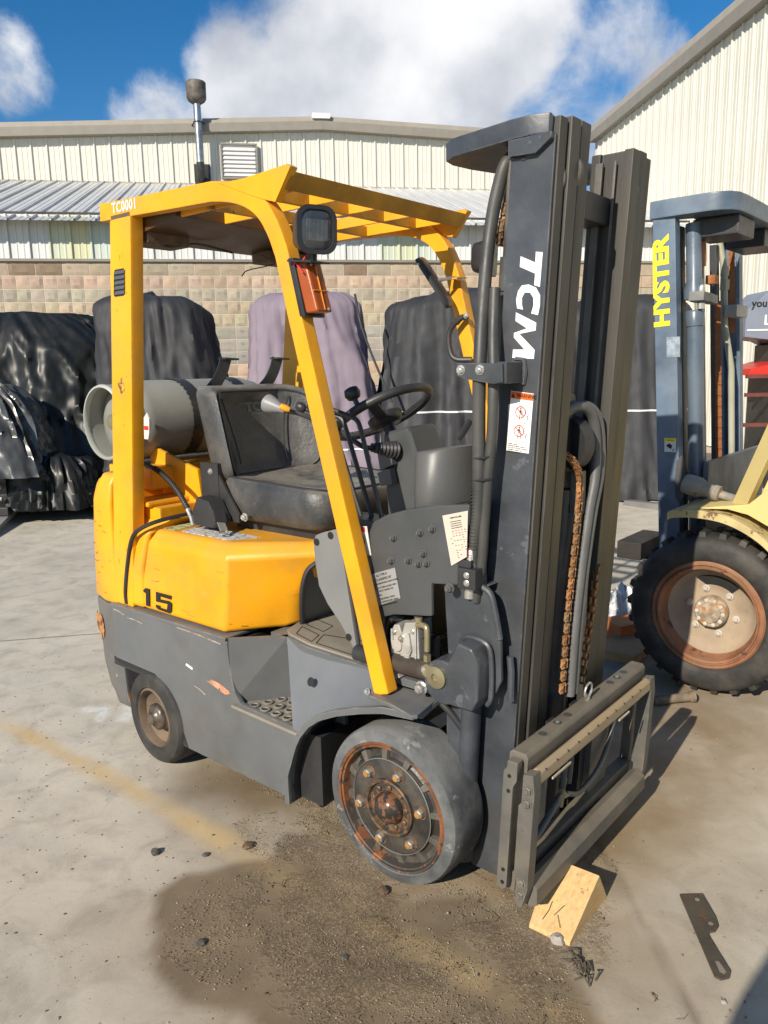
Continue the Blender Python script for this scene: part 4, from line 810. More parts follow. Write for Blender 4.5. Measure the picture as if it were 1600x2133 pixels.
# housing follows the leg: box leaning with it
def leg_pt(z, dx=0): return -.315 + (1.60 - z) * .2745 + dx
z0, z1 = 1.585, 1.728
q = [(leg_pt(z0, .034), -.438, z0), (leg_pt(z0, .088), -.452, z0 + .004), (leg_pt(z0, .075), -.365, z0), (leg_pt(z0, .034), -.365, z0), (leg_pt(z1, .034), -.438, z1), (leg_pt(z1, .088), -.452, z1 - .004), (leg_pt(z1, .075), -.365, z1), (leg_pt(z1, .034), -.365, z1)]
B(MB().hexa([(leg_pt(z0, .030), -.440, z0 - .008), (leg_pt(z0, .052), -.440, z0 - .008), (leg_pt(z0, .052), -.36, z0 - .008), (leg_pt(z0, .030), -.36, z0 - .008), (leg_pt(z1, .030), -.440, z1 + .006), (leg_pt(z1, .052), -.440, z1 + .006), (leg_pt(z1, .052), -.36, z1 + .006), (leg_pt(z1, .030), -.36, z1 + .006)]), 'signal_base', blackm, TS, bevel=.005)
B(MB().hexa([(leg_pt(z0, .048), -.434, z0), (leg_pt(z0, .090), -.428, z0 + .004), (leg_pt(z0, .090), -.370, z0 + .004), (leg_pt(z0, .048), -.364, z0), (leg_pt(z1, .048), -.434, z1), (leg_pt(z1, .090), -.428, z1 - .006), (leg_pt(z1, .090), -.370, z1 - .006), (leg_pt(z1, .048), -.364, z1)]), 'amber_lens', amber, TS, bevel=.008, seg=3)
zm = 1.665
B(MB().tube([(leg_pt(z0 + .01, .0915), -.40, z0 + .01), (leg_pt(z1 - .01, .0915), -.40, z1 - .01)], .0018, 5).tube([(leg_pt(zm - .02, .0915), -.428, zm - .02), (leg_pt(zm - .02, .0915), -.37, zm - .02)], .0018, 5), 'lens_seam', mat('amber_light', (.75, .25, .04), .3, bump=0), TS)
B(MB().bolt((leg_pt(z0 + .012, .091), -.385, z0 + .012), (1, 0, .2), .004, .003).bolt((leg_pt(z1 - .014, .091), -.415, z1 - .014), (1, 0, .2), .004, .003), 'screw', steel, TS)['kind'] = 'stuff'
# far leg: same lamp seen from behind, mirror, hand grip
B(MB().grid([[Vector(p.x, ) if False else Vector((p.x + .035, -p.y, p.z)) for p in r] for r in [sq_loop(o_ - f_ * .068, .02, .034, .036), sq_loop(o_ - f_ * .062, .022, .042, .046), sq_loop(o_, .024, .056, .060), sq_loop(o_ + f_ * .006, .024, .056, .060)]], True, True), 'far_lamp', blackm, smooth=50)
MI = empty('mirror', parent=FL)
mc = Vector((-.365, .30, 1.725)); mu = Vector((.42, .30, -.80)).normalized(); mn = Vector((-.75, -.25, -.45)); mn = (mn - mu * mn.dot(mu)).normalized(); ms = mu.cross(mn)
def mir(t, hw, hl, r=.015):
    o = []
    for sx, sy, a0 in ((1, 1, 0), (-1, 1, 90), (-1, -1, 180), (1, -1, 270)):
        for k in range(5): a = math.radians(a0 + 22.5 * k); o.append(mc + ms * (sx * (hw - r) + r * math.cos(a)) + mu * (sy * (hl - r) + r * math.sin(a)) + mn * t)
    return o
B(MB().grid([mir(-.012, .034, .088), mir(-.006, .042, .098), mir(.008, .043, .099), mir(.008, .037, .092)], True, True), 'mirror_shell', blackm, MI, smooth=50)
B(MB().grid([mir(.0085, .036, .091), mir(.0092, .035, .090)], True, True), 'mirror_glass', mat('mirror_glass', (.35, .38, .40), .06, metal=.9, var=.05, bump=0), MI)
B(MB().tube([mc - mn * .012, mc - mn * .03 + Vector((.02, .04, .0)), (-.300, .385, 1.735)], .006, 8), 'mirror_stem', steel, MI)
B(MB().hexa([(-.345, .34, 1.735), (-.30, .34, 1.735), (-.30, .40, 1.74), (-.345, .40, 1.74), (-.345, .34, 1.74), (-.30, .34, 1.74), (-.30, .40, 1.745), (-.345, .40, 1.745)]), 'mirror_bracket', yellow, MI)
B(MB().tube(smoothpath([(-.275, .372, 1.61), (-.30, .355, 1.60), (-.335, .345, 1.56), (-.335, .345, 1.50), (-.315, .35, 1.465), (-.26, .372, 1.46)], 6), .0105, 10), 'hand_grip', blackm)
B(MB().bolt((-.275, .357, 1.61), (0, -1, 0), .008, .005), 'bolt', steel)

rs = random.Random(21); sc_ = MB(); sd_ = MB()
for k in range(14):
    x = rs.uniform(-1.15, -.72); z = rs.uniform(.60, .82); L_ = rs.uniform(.01, .05); (sc_ if k % 2 else sd_).tube([(x, -.4292, z), (x + L_ * .5, -.4292, z + rs.uniform(-.002, .002)), (x + L_, -.4292, z + rs.uniform(-.004, .004))], rs.uniform(.0004, .0007), 4)
for k in range(22):
    t_ = rs.uniform(0, .85); z = rs.uniform(.60, .80); p = Vector((-.700, -.4285, z)).lerp(Vector((-.578, -.2625, z)), t_); d = Vector((.122, .166, 0)).normalized(); L_ = rs.uniform(.01, .04)
    (sc_ if k % 2 else sd_).tube([p + Vector((.0, -.001, 0)), p + d * L_ + Vector((0, -.001, rs.uniform(-.003, .003)))], rs.uniform(.0005, .0011), 4)
for k in range(18):
    x = rs.uniform(-1.52, -1.36); z = rs.uniform(.60, 1.0); sd_.tube([(x, -.4372 + max(0, -1.42 - x) * .28, z), (x + rs.uniform(.01, .03), -.4372 + max(0, -1.42 - x - .02) * .28, z - rs.uniform(-.004, .006))], rs.uniform(.0006, .0014), 4)
for k in range(14):
    z = rs.uniform(.62, 1.9); x = -1.355 + (z - .58) * .1299 + rs.uniform(.01, .11); sd_.tube([(x, -.4358, z), (x + rs.uniform(-.004, .004), -.4358, z + rs.uniform(.004, .02))], rs.uniform(.0005, .001), 4)
B(sc_, 'light_scratch', mat('light_scratch', (.62, .42, .16), .5, bump=0))['kind'] = 'stuff'; B(sd_, 'dark_scratch', mat('dark_scratch', (.20, .09, .02), .6, bump=0))['kind'] = 'stuff'

fy = lambda x: -.4335 - .0015 + max(0, -1.42 - x) * .262
pt = [(-1.560, .47), (-1.540, .505), (-1.515, .49), (-1.495, .50), (-1.470, .485), (-1.462, .44), (-1.480, .40), (-1.492, .425), (-1.51, .385), (-1.525, .42), (-1.548, .41)]
B(MB().add([(x, fy(x) - .001, z) for x, z in pt] + [(x, fy(x) + .0005, z) for x, z in pt], [tuple(range(11)), tuple(range(21, 10, -1))] + [(i, (i + 1) % 11, 11 + (i + 1) % 11, 11 + i) for i in range(11)]), 'rust_patch', mat('flaked_rust', (.40, .19, .06), .8, var=.4, vscale=50, chips=[((.12, .05, .02), .52, 26), ((.5, .46, .38), .63, 45)], bump=.5))
# ------------------------------------------------------------------ wheels
def nut(mb, o, ax, r, h): return mb.lathe([(r * 1.35, 0), (r * 1.35, h * .12)], o, ax, 16), mb.lathe([(r, h * .12), (r, h * .75), (r * .8, h)], o, ax, 6)
def front_wheel(s):
    W_ = empty('front_wheel', (0, 0, .2285), parent=FL)
    y0 = s * .440; a = (0, s, 0); o = (0, 0, 0)
    def at(y): return (0, s * y, 0)
    flat = MB().lathe([(.188, 0), (.192, .004), (.200, .002), (.222, -.004), (.2275, -.018), (.2285, -.035), (.2285, -.120), (.226, -.132), (.215, -.140), (.190, -.140)], at(.440), a, 72, cap=False)
    t_ = B(flat, 'tyre', rubber, W_, smooth=40)
    r_ = B(MB().lathe([(.190, .001), (.187, .006), (.182, .003), (.1815, -.002), (.178, .001), (.174, -.001), (.172, -.012), (.170, -.028)], at(.440), a, 64, cap=False), 'rim', mat('rim_rust', (.20, .075, .028), .6, var=.35, vscale=14, chips=[((.05, .042, .035), .51, 5), ((.42, .33, .2), .7, 40)], bump=.4, bscale=90) if s < 0 else MATS['rim_rust'], W_, smooth=40)
    B(MB().lathe([(.172, -.026), (.155, -.030), (.142, -.022), (.137, -.010), (.134, -.008), (.082, -.006), (.080, -.010), (.0, -.010)], at(.440), a, 64, cap=False), 'disc', rimb, W_, smooth=35)
    pk = MB()
    for k in range(12):       # cast ribs between disc and rim
        th = 2 * math.pi * (k + .3) / 12; ca, sa = math.cos(th), math.sin(th); tx, tz = -sa, ca
        def P(r, t_, y): return (r * ca + t_ * tx, s * y, r * sa + t_ * tz)
        pk.hexa([P(.136, -.012, .400), P(.136, .012, .400), P(.170, .018, .400), P(.170, -.018, .400), P(.136, -.008, .431), P(.136, .008, .431), P(.1715, .011, .423), P(.1715, -.011, .423)])
    o2 = B(pk, 'cast_rib', mat('rib_dust', (.07, .065, .055), .45, var=.3, vscale=30, dust=.7, dustcol=(.16, .145, .115), dscale=9, bump=.2) if s < 0 else MATS['rib_dust'], W_, bevel=.003)
    if s < 0: o2['kind'] = 'stuff'
    B(MB().lathe([(.137, -.0075), (.1385, -.005), (.140, -.0075)], at(.440), a, 64, cap=False), 'disc_edge', mat('edge_scuff', (.20, .19, .17), .5, var=.3, bump=0) if s < 0 else MATS['edge_scuff'], W_)
    B(MB().lathe([(.083, -.012), (.0835, .004), (.080, .007), (.074, .005), (.071, -.006), (.045, -.007)], at(.440), a, 48, cap=False), 'hub_ring', mat('hub_rust', (.13, .075, .04), .55, metal=.2, var=.4, vscale=25, chips=[((.05, .04, .035), .52, 30), ((.36, .30, .22), .68, 50)], bump=.3) if s < 0 else MATS['hub_rust'], W_, smooth=40)
    B(MB().lathe([(.046, -.008), (.046, .004), (.042, .012), (.033, .024), (.018, .032), (.0, .034)], at(.440), a, 40), 'hub_cap', mat('cap_black', (.03, .028, .026), .18, var=.3, chips=[((.16, .07, .03), .54, 22)], bump=.05) if s < 0 else MATS['cap_black'], W_, smooth=60)
    lugm = mat('lug_nut', (.30, .28, .24), .45, metal=.35, var=.25, vscale=50, chips=[(RUSTL, .64, 30)], bump=.15) if s < 0 else MATS['lug_nut']
    if s < 0:
        for k in range(6):
            th = math.radians(72 + 60 * k); c_ = (.110 * math.cos(th), s * .434, .110 * math.sin(th))
            mb = MB(); mb.lathe([(.0135, 0), (.0135, .013), (.0105, .017)], c_, a, 6); o3 = B(mb, 'lug_nut', lugm, W_, bevel=.0012)
            B(MB().lathe([(.021, 0), (.020, .0012)], c_, a, 20), 'nut_rust_ring', MATS['hub_rust'], W_)
            B(MB().lathe([(.0085, .010), (.0085, .0195), (.006, .0205)], c_, a, 12), 'stud', mat('stud_rust', (.34, .16, .04), .7, bump=0) if k == 0 else MATS['stud_rust'], W_)
        for k in range(9):
            th = math.radians(10 + 40 * k); c_ = (.0585 * math.cos(th), s * .433, .0585 * math.sin(th))
            B(MB().lathe([(.0085, 0), (.0085, .006), (.006, .008)], c_, a, 6), 'hub_bolt', MATS['hub_rust'], W_)
        for tx, ang in (('9102', 152), ('A15', 232), ('TSYD', 8)):
            th = math.radians(ang); c_ = Vector((.153 * math.cos(th), -.4125, .153 * math.sin(th)))
            text(tx, .011, frame(c_, (math.sin(th), 0, -math.cos(th)) if ang < 300 else (-math.sin(th), 0, math.cos(th)), (math.cos(th), 0, math.sin(th))), MATS['edge_scuff'], W_, .0002, 'lettering', 1.2, .001)
    B(MB().lathe([(.09, 0), (.09, .16)], at(.14), a, 24), 'axle_hub', blackm, W_)
    return W_
front_wheel(-1); front_wheel(1)
B(MB().box(-.06, .10, -.30, .30, .14, .32), 'front_axle', blackm)
def rear_wheel(s):
    W_ = empty('rear_wheel', (-1.121, s * .452, .178), -.06 if s < 0 else -.06, parent=FL); a = (0, s, 0); o = (0, 0, 0)
    B(MB().lathe([(.112, -.004), (.118, .004), (.135, .006), (.165, .000), (.173, -.010), (.178, -.030), (.178, -.105), (.170, -.118), (.11, -.118)], o, a, 60, cap=False), 'tyre', rubberd, W_, smooth=40)
    B(MB().lathe([(.113, -.004), (.106, .002), (.103, -.004), (.100, -.030), (.075, -.048), (.060, -.050), (.055, -.030), (.050, -.022)], o, a, 48, cap=False), 'rim', rustd, W_, smooth=40)
    B(MB().lathe([(.052, -.05), (.050, -.012), (.040, -.004), (.026, .002), (.022, .014), (.0, .016)], o, a, 32), 'hub_cap', mat('greasy_hub', (.07, .055, .04), .35, var=.5, vscale=30, chips=[(RUSTL, .66, 26)], bump=.4) if s < 0 else MATS['greasy_hub'], W_, smooth=50)
    for k in range(5):
        th = math.radians(20 + 72 * k); B(MB().lathe([(.008, -.02), (.008, -.008)], (.038 * math.cos(th), 0, .038 * math.sin(th)), a, 6), 'lug_nut', rustd, W_)
    rb = MB()
    for k in range(4):
        th = math.radians(35 + 90 * k); ca, sa = math.cos(th), math.sin(th)
        rb.hexa([tuple(Vector((r * ca - t_ * sa, s * y, r * sa + t_ * ca))) for r, t_, y in ((.05, -.012, -.05), (.05, .012, -.05), (.10, .012, -.05), (.10, -.012, -.05), (.05, -.008, -.02), (.05, .008, -.02), (.10, .006, -.03), (.10, -.006, -.03))])
    return W_
rear_wheel(-1); rear_wheel(1)
B(MB().box(-1.16, -1.08, -.33, .33, .12, .24), 'rear_axle', blackm)
# ------------------------------------------------------------------ mast (sheared forward with height)
KX = .058
MS = empty('mast', parent=FL)
def rail(yo, sgn, w_, z0, z1, xr, xf, web=.012, fl=.026, name='mast_rail', m=railp, both=False, face=None):
    """C or I section upright: web at the outer side yo, flanges running inwards by w_"""
    y1 = yo + sgn * w_
    ya, yb = min(yo, yo + sgn * web), max(yo, yo + sgn * web)
    P = [(xr, yo), (xf, yo), (xf, y1), (xf - fl, y1), (xf - fl, yo + sgn * web), (xr + fl, yo + sgn * web), (xr + fl, y1), (xr, y1)]
    return B(MB().prism(P, 'z', z0, z1).shear(KX), name, m, MS, bevel=.004)
for s in (-1, 1):
    # outer channel: painted web plate, dusty flanges
    B(MB().box(.163, .276, s * .271 - .005, s * .271 + .005, .035, 1.945).shear(KX), 'outer_rail_web', mastp, MS, bevel=.003)
    rail(s * .2655, -s, .036, .035, 1.985, .166, .281)
    rail(s * .222, -s, .048, .05, 1.992, .170, .287, web=.014)
    rail(s * .161, -s, .050, .06, 1.985 if s > 0 else 1.996, .178, .281 if s < 0 else .295, web=.038)
    # rollers seen between the uprights at the top
    for (yc, zc, xc, r_) in ((s * .2265, 1.86, .276, .043), (s * .1675, 1.885, .284, .045)):
        B(MB().lathe([(.012, -.011), (.030, -.011), (.034, -.008), (r_ - .004, -.009), (r_, -.006), (r_, .006), (r_ - .004, .009), (.034, .008), (.03, .011), (.012, .011)], (xc + KX * zc - .035, yc, zc), (0, 1, 0), 32), 'mast_roller', mat('roller_steel', (.085, .078, .068), .5, metal=.2, var=.3, vscale=20, bump=.1) if 'roller_steel' not in MATS else MATS['roller_steel'], MS, smooth=40)
# narrow flat faces along the far inner upright
B(MB().box(.195, .215, .104, .113, .06, 1.96).box(.245, .252, .106, .113, .06, 1.96).shear(KX), 'wear_strip', carp, MS, bevel=.002)['kind'] = 'stuff'
# top cross members
def xz(z): return KX * z
capz = 1.955
top = [(.375, -.276), (.330, -.292), (.285, -.292), (.10, -.262), (.060, -.235), (.050, -.19), (.060, -.12), (.09, -.02), (.10, .0), (.09, .02), (.060, .12), (.05, .19), (.06, .235), (.10, .262), (.285, .292), (.33, .292), (.375, .276), (.375, .262), (.26, .262), (.24, .20), (.235, 0), (.24, -.20), (.26, -.262), (.375, -.262)]
B(MB().prism(top, 'z', 1.948, 1.993), 'top_cross_plate', mastp, MS, bevel=.005); B(MB().prism([(.275, 1.948), (.386, 1.948), (.386, 1.935), (.346, 1.908), (.275, 1.912)], 'y', -.291, -.262), 'top_bracket', mastp, MS, bevel=.003)
B(MB().tube([(.268, -.2715, 1.915), (.31, -.2745, 1.905), (.345, -.274, 1.92), (.372, -.272, 1.94), (.376, -.272, 1.985)], .006, 7), 'weld_bead', mastp, MS)
B(MB().box(.17, .24, -.20, .20, 1.80, 1.87).shear(KX), 'mid_crossbar', blackm, MS, bevel=.006)
B(MB().box(.14, .165, -.26, .26, 1.02, 1.10).shear(KX), 'rear_crossbar', mastp, MS, bevel=.006)
B(MB().box(.13, .165, -.26, .26, .30, .42).shear(KX), 'lower_crossbar', mastp, MS, bevel=.006)
B(MB().box(.17, .29, -.25, .25, .035, .06).shear(KX), 'foot_plate', mastp, MS)
# lettering on the near upright
YT = -.2765
for nm, P in (('letter_t', [(0.344, 1.696), (0.362, 1.693), (0.356, 1.616), (0.341, 1.621), (0.343, 1.647), (0.302, 1.666), (0.304, 1.69), (0.343, 1.672)]),
              ('letter_c', [(0.308, 1.623), (0.326, 1.624), (0.346, 1.615), (0.357, 1.597), (0.357, 1.573), (0.352, 1.552), (0.334, 1.557), (0.34, 1.576), (0.339, 1.593), (0.33, 1.605), (0.316, 1.606), (0.309, 1.595), (0.309, 1.579), (0.312, 1.567), (0.296, 1.571), (0.293, 1.591), (0.298, 1.611)]),
              ('letter_m', [(0.293, 1.562), (0.348, 1.535), (0.347, 1.517), (0.303, 1.511), (0.345, 1.472), (0.343, 1.451), (0.284, 1.455), (0.286, 1.475), (0.317, 1.474), (0.288, 1.503), (0.288, 1.514), (0.323, 1.523), (0.292, 1.542)])):
    B(MB().prism(P, 'y', YT - .0008, YT), nm, white, MS)
wn_ = B(MB().prism([(0.282, 1.376), (0.344, 1.369), (0.333, 1.224), (0.270, 1.229)], 'y', YT - .0008, YT), 'warning_label', mat('label_clean', (.78, .77, .74), .4, var=.04, bump=0), MS)
B(MB().prism([(0.283, 1.3745), (0.3435, 1.3675), (0.3425, 1.352), (0.2817, 1.358)], 'y', YT - .0016, YT - .0009), 'orange_band', orangeink, wn_)
FW_ = frame((.2895, YT - .0018, 1.3585), (1, 0, -.10), (0, 0, 1))
text('WARNING', .0125, FW_ @ Matrix.Translation((.0085, .001, 0)), blackink, wn_, .0003, 'lettering', .88, .0002)
B(MB().prism([(.284, 1.3605), (.293, 1.3595), (.2885, 1.3705)], 'y', YT - .0020, YT - .0017), 'warning_triangle', blackink, wn_)
rd = MB(); bk = MB()
for cz, cx in ((1.324, .309), (1.278, .305)):
    rd.tube([(cx + .0135 * math.cos(a / 24 * 6.2832), YT - .0013, cz + .0135 * math.sin(a / 24 * 6.2832)) for a in range(25)], .0011, 5).tube([(cx - .0095, YT - .0013, cz + .0095), (cx + .0095, YT - .0013, cz - .0095)], .0011, 5)
    bk.lathe([(.0021, 0), (.0021, .0003)], (cx + .001, YT - .001, cz + .0088), (0, -1, 0), 10)
    bk.tube([(cx + .001, YT - .0012, cz + .006), (cx + .0005, YT - .0012, cz - .001)], .0016, 5).tube([(cx + .0005, YT - .0012, cz - .001), (cx - .003, YT - .0012, cz - .009), (cx - .003, YT - .0012, cz - .019)], .0008, 4).tube([(cx + .0005, YT - .0012, cz - .001), (cx + .004, YT - .0012, cz - .008), (cx + .0045, YT - .0012, cz - .019)], .0008, 4).tube([(cx, YT - .0012, cz + .004), (cx - .005, YT - .0012, cz - .001)], .0008, 4).tube([(cx, YT - .0012, cz + .004), (cx + .006, YT - .0012, cz - .002)], .0008, 4)
    bk.tube([(cx + .022, YT - .0012, cz - .007), (cx + .018, YT - .0012, cz - .013), (cx + .021, YT - .0012, cz - .020)], .0010, 5).tube([(cx + .015, YT - .0012, cz + .020), (cx + .015, YT - .0012, cz - .02)], .0003, 4).tube([(cx - .005, YT - .0012, cz + .016), (cx + .014, YT - .0012, cz + .015)], .0004, 4)
bk.tube([(.2775, YT - .0012, 1.301), (.337, YT - .0012, 1.296)], .0004, 4).tube([(.2735, YT - .0012, 1.2545), (.334, YT - .0012, 1.249)], .0004, 4)
B(rd, 'red_pictogram', redink, wn_); B(bk, 'black_pictogram', blackink, wn_)
for i, tx in enumerate(('KEEP CLEAR', 'MOVING MAST PARTS', 'DO NOT STAND UNDER', 'RAISED FORKS OR', 'RIDE ON LOAD')): text(tx, .0042, frame((.2755 - i * .0004, YT - .0013, 1.2445 - i * .0048), (1, 0, -.09), (0, 0, 1)), blackink, wn_, .0001, 'lettering', 1.15, .0001)
# lift cylinders, hoses and chains behind the uprights
for s in (-1, 1):
    B(MB().lathe([(.026, .20), (.026, 1.30), (.030, 1.30), (.030, 1.36), (.020, 1.37), (.020, 1.62), (.024, 1.62), (.024, 1.70), (.018, 1.70), (.018, 1.93)], (.150, s * .232, 0), (KX, 0, 1), 20, cap=True), 'lift_cylinder', mat('cylinder_dark', (.05, .05, .052), .35, var=.2, dust=.4, bump=.1) if 'cylinder_dark' not in MATS else MATS['cylinder_dark'], MS, smooth=40)
B(MB().tube(smoothpath([(.205, -.34, .90), (.217, -.34, 1.015), (.229, -.34, 1.12), (.229, -.34, 1.34), (.231, -.34, 1.44), (.214, -.30, 1.58), (.207, -.262, 1.74), (.222, -.25, 1.85), (.243, -.235, 1.92), (.25, -.16, 1.93), (.24, -.10, 1.80)], 8), .0165, 14), 'main_hose', hosem, MS, smooth=60)
B(MB().tube(smoothpath([(.215, -.33, .84), (.232, -.33, .95), (.240, -.332, 1.04), (.250, -.332, 1.16), (.262, -.332, 1.27), (.266, -.332, 1.39), (.25, -.31, 1.50), (.235, -.28, 1.62)], 8), .014, 12), 'second_hose', hosem, MS, smooth=60)
hb = MB()
for i in range(18): hb.lathe([(.0172, 0), (.0178, .002), (.0172, .004)], (.213 + .0008 * i, -.34, .98 + i * .009), (.04, 0, 1), 12, cap=False)
B(hb, 'hose_coil', blackm, MS)
B(MB().lathe([(.0175, 0), (.0185, .01), (.0185, .055), (.015, .06)], (.206, -.34, .925), (.06, 0, 1), 16).lathe([(.016, -.032), (.016, -.002)], (.206, -.34, .922), (.06, 0, 1), 6).lathe([(.015, -.07), (.015, -.032)], (.206, -.34, .92), (.06, 0, 1), 12), 'hose_fitting', steel, MS)
for z in (1.16, 1.215): B(MB().tube([(.238 + .026 * math.cos(a), -.336 + .021 * math.sin(a), z + .004 * math.cos(a)) for a in [q / 20 * 6.2832 for q in range(21)]], .0022, 5), 'cable_tie', blackm, MS)
B(MB().prism([(.182, 1.415), (.182, 1.446), (.310, 1.442), (.312, 1.398), (.285, 1.394), (.20, 1.408)], 'y', -.367, -.359).box(.290, .318, -.360, -.2765, 1.395, 1.446), 'hose_bracket', mastp, MS, bevel=.003)
B(MB().tube([(.316, -.280, 1.392), (.322, -.281, 1.42), (.318, -.280, 1.45), (.295, -.279, 1.452)], .006, 6), 'weld_bead', mastp, MS)
for x in (.195, .249): B(MB().bolt((x, -.367, 1.428), (0, -1, 0), .010, .008), 'bolt', steel, MS)
# chain: side plates in a figure of eight, alternating
def link_mesh(L_, hgt, th):
    mb = MB(); P = []
    for k in range(16):
        a = 2 * math.pi * k / 16; P.append((hgt * (.5 - .16 * math.sin(a) ** 2 * 0) * math.cos(a) * (1), L_ * .5 * math.sin(a)))
    def eight(): 
        o = []
        for k in range(20):
            a = 2 * math.pi * k / 20; zz = L_ * .56 * math.sin(a); w0 = hgt * .5 * (.78 + .22 * abs(math.sin(a)) ** 2) * (1 if math.cos(a) >= 0 else -1) * min(1, abs(math.cos(a)) * 1.9); o.append((w0, zz))
        return o
    for y in (-th, th - .003): mb.prism(eight(), 'y', y, y + .003)
    for zz in (-.5, .5): mb.lathe([(.0035, -th - .002), (.0035, th + .002)], (0, 0, L_ * zz), (0, 1, 0), 8)
    return mb
lk = [B(link_mesh(.024, .016, .009), 'l', chainm, None).data, B(link_mesh(.024, .016, .0055), 'l', chainm, None).data]
for o in [o for o in bpy.data.objects if o.name.startswith('l.') or o.name == 'l']: bpy.data.objects.remove(o)
def chain(name, pts, tw=0.0, label=None):
    CH = empty(name, parent=FL); P = [Vector(p) for p in pts]; seg = .0215; i = 0; pos = P[0].copy(); k = 0
    tot = []; 
    for a, b in zip(P, P[1:]):
        n = max(1, int((b - a).length / .0215)); tot += [a.lerp(b, q / n) for q in range(n)]
    for k, p in enumerate(tot[:-1]):
        d = tot[k + 1] - p; o = bpy.data.objects.new('chain_link', lk[k % 2]); C.objects.link(o); o.parent = CH; q_ = random.uniform(.6, 1.25); r_ = random.random(); o.color = (.20 * q_ + .12 * q_ * r_, .118 * q_ + .01 * r_, .050 * q_ - .012 * r_, 1)
        o.location = p + d * .5; o.rotation_mode = 'QUATERNION'; o.rotation_quaternion = d.to_track_quat('Z', 'X') @ Matrix.Rotation(tw, 4, 'Z').to_quaternion()
    if label: CH['label'] = label
    return CH
chain('lift_chain', smoothpath([(.300, -.100, 1.215), (.335, -.070, 1.195), (.345, -.040, 1.165), (.345, -.016, 1.12), (.345, -.024, 1.01), (.345, -.045, .89), (.345, -.067, .77), (.345, -.082, .64), (.345, -.095, .50)], 4), 1.57)
chain('lift_chain', [(.340, .121, .86), (.340, .101, .744), (.340, .066, .636), (.340, .035, .50)], 0)
chain('mast_chain', smoothpath([(.245, -.20, 1.90), (.235, -.215, 1.86), (.225, -.232, 1.78), (.222, -.235, 1.72)], 4), .6)
B(MB().lathe([(.012, 1.66), (.012, 1.735)], (.145, -.235, 0), (KX, 0, 1), 10).lathe([(.008, 1.35), (.008, 1.68)], (.148, -.235, 0), (KX, 0, 1), 10), 'chain_anchor', railp, MS)
B(MB().lathe([(.03, -.014), (.052, -.014), (.055, -.02), (.06, -.02), (.06, .02), (.055, .02), (.052, .014), (.03, .014)], (.250, -.20, 1.845), (.55, .83, 0), 28), 'chain_sheave', blackm, MS, smooth=40)
# centre free-lift cylinder with its head, sheave and hoses
B(MB().lathe([(.055, .15), (.055, 1.06), (.06, 1.06), (.06, 1.10), (.035, 1.11), (.035, 1.24)], (.215, .03, 0), (KX, 0, 1), 28), 'centre_cylinder', MATS['cylinder_dark'], MS, smooth=40)
B(MB().prism([(-.06, 1.18), (-.055, 1.30), (.0, 1.345), (.06, 1.335), (.12, 1.29), (.155, 1.20), (.155, 1.12), (.09, 1.10), (0, 1.12)], 'x', .255, .285).prism([(.02, 1.33), (.03, 1.365), (.075, 1.36), (.09, 1.32)], 'x', .275, .295).xf(Matrix.Translation((.035, -.10, 0))), 'cylinder_head', blackm, MS, bevel=.006)
B(MB().lathe([(.03, -.014), (.066, -.014), (.070, -.020), (.075, -.020), (.075, .020), (.070, .020), (.066, .014), (.03, .014)], (.300, .000, 1.225), (.25, .97, 0), 32), 'hose_sheave', blackm, MS, smooth=40)
for k in range(2):
    dy = .030 * k
    B(MB().tube(smoothpath([(.31, -.10 + dy, 1.30), (.33, -.05 + dy, 1.325), (.345, -.0 + dy, 1.322), (.352, .042 + dy, 1.285), (.352, .066 + dy, 1.20), (.352, .060 + dy, 1.12), (.352, .028 + dy * .9, 1.03), (.350, -.008 + dy * .8, .865), (.350, -.038 + dy * .8, .695), (.350, -.055 + dy * .8, .52)], 8), .0135, 12), 'mast_hose', hoseg, MS, smooth=60)
B(MB().box(.318, .345, -.02, .022, 1.03, 1.15), 'hose_clamp', carp, MS, bevel=.004)
B(MB().lathe([(.02, 0), (.02, .012)], (.34, .13, 1.08), (1, 0, 0), 16), 'clamp_disc', carp, MS)
# black bulk behind the uprights (tilt frame and cylinder brackets)
B(MB().box(.10, .16, -.16, .16, .25, 1.0), 'cowl_front', blackm)
B(MB().box(.12, .19, -.29, .29, .56, 1.08), 'front_bulkhead', blackm)
# ------------------------------------------------------------------ tilt gusset, knuckle and tilt cylinder
B(MB().prism([(.105, .875), (.115, .855), (.125, .70), (.13, .61), (.235, .595), (.275, .60), (.292, .64), (.288, .76), (.262, .868), (.246, .882), (.13, .895)], 'y', -.330, -.316).prism([(.105, .880), (.13, .900), (.25, .885), (.235, .875)], 'y', -.317, -.27), 'mast_gusset', mastp, MS, bevel=.004)
B(MB().tube(smoothpath([(.235, -.334, .884), (.262, -.334, .868), (.277, -.334, .82), (.290, -.334, .755)], 5), .008, 8).tube([(.300, -.300, .70), (.304, -.300, .66), (.303, -.300, .58)], .009, 8), 'weld_bead', mastp, MS)
kn = MB(); P = [(.150 + .058 * math.cos(math.radians(a)), .622 + .062 * math.sin(math.radians(a))) for a in range(70, 300, 15)] + [(.245, .565), (.262, .60), (.265, .70), (.245, .735), (.20, .742)]
kn.prism(P, 'y', -.395, -.33); B(kn, 'tilt_knuckle', mastp, MS, bevel=.008, seg=3)
B(MB().tube(smoothpath([(.17, -.338, .69), (.185, -.340, .738), (.245, -.342, .74), (.268, -.342, .71), (.270, -.342, .60), (.258, -.342, .57)], 4), .007, 7), 'weld_bead', mastp, MS)
B(MB().lathe([(.030, 0), (.030, .008), (.022, .010), (.012, .012), (.010, .006)], (.137, -.395, .635), (0, -1, 0), 24), 'pin_head', brass, MS, smooth=30); B(MB().lathe([(.019, 0), (.019, .005)], (.108, -.395, .645), (0, -1, 0), 16), 'pin_plate', brass, MS)
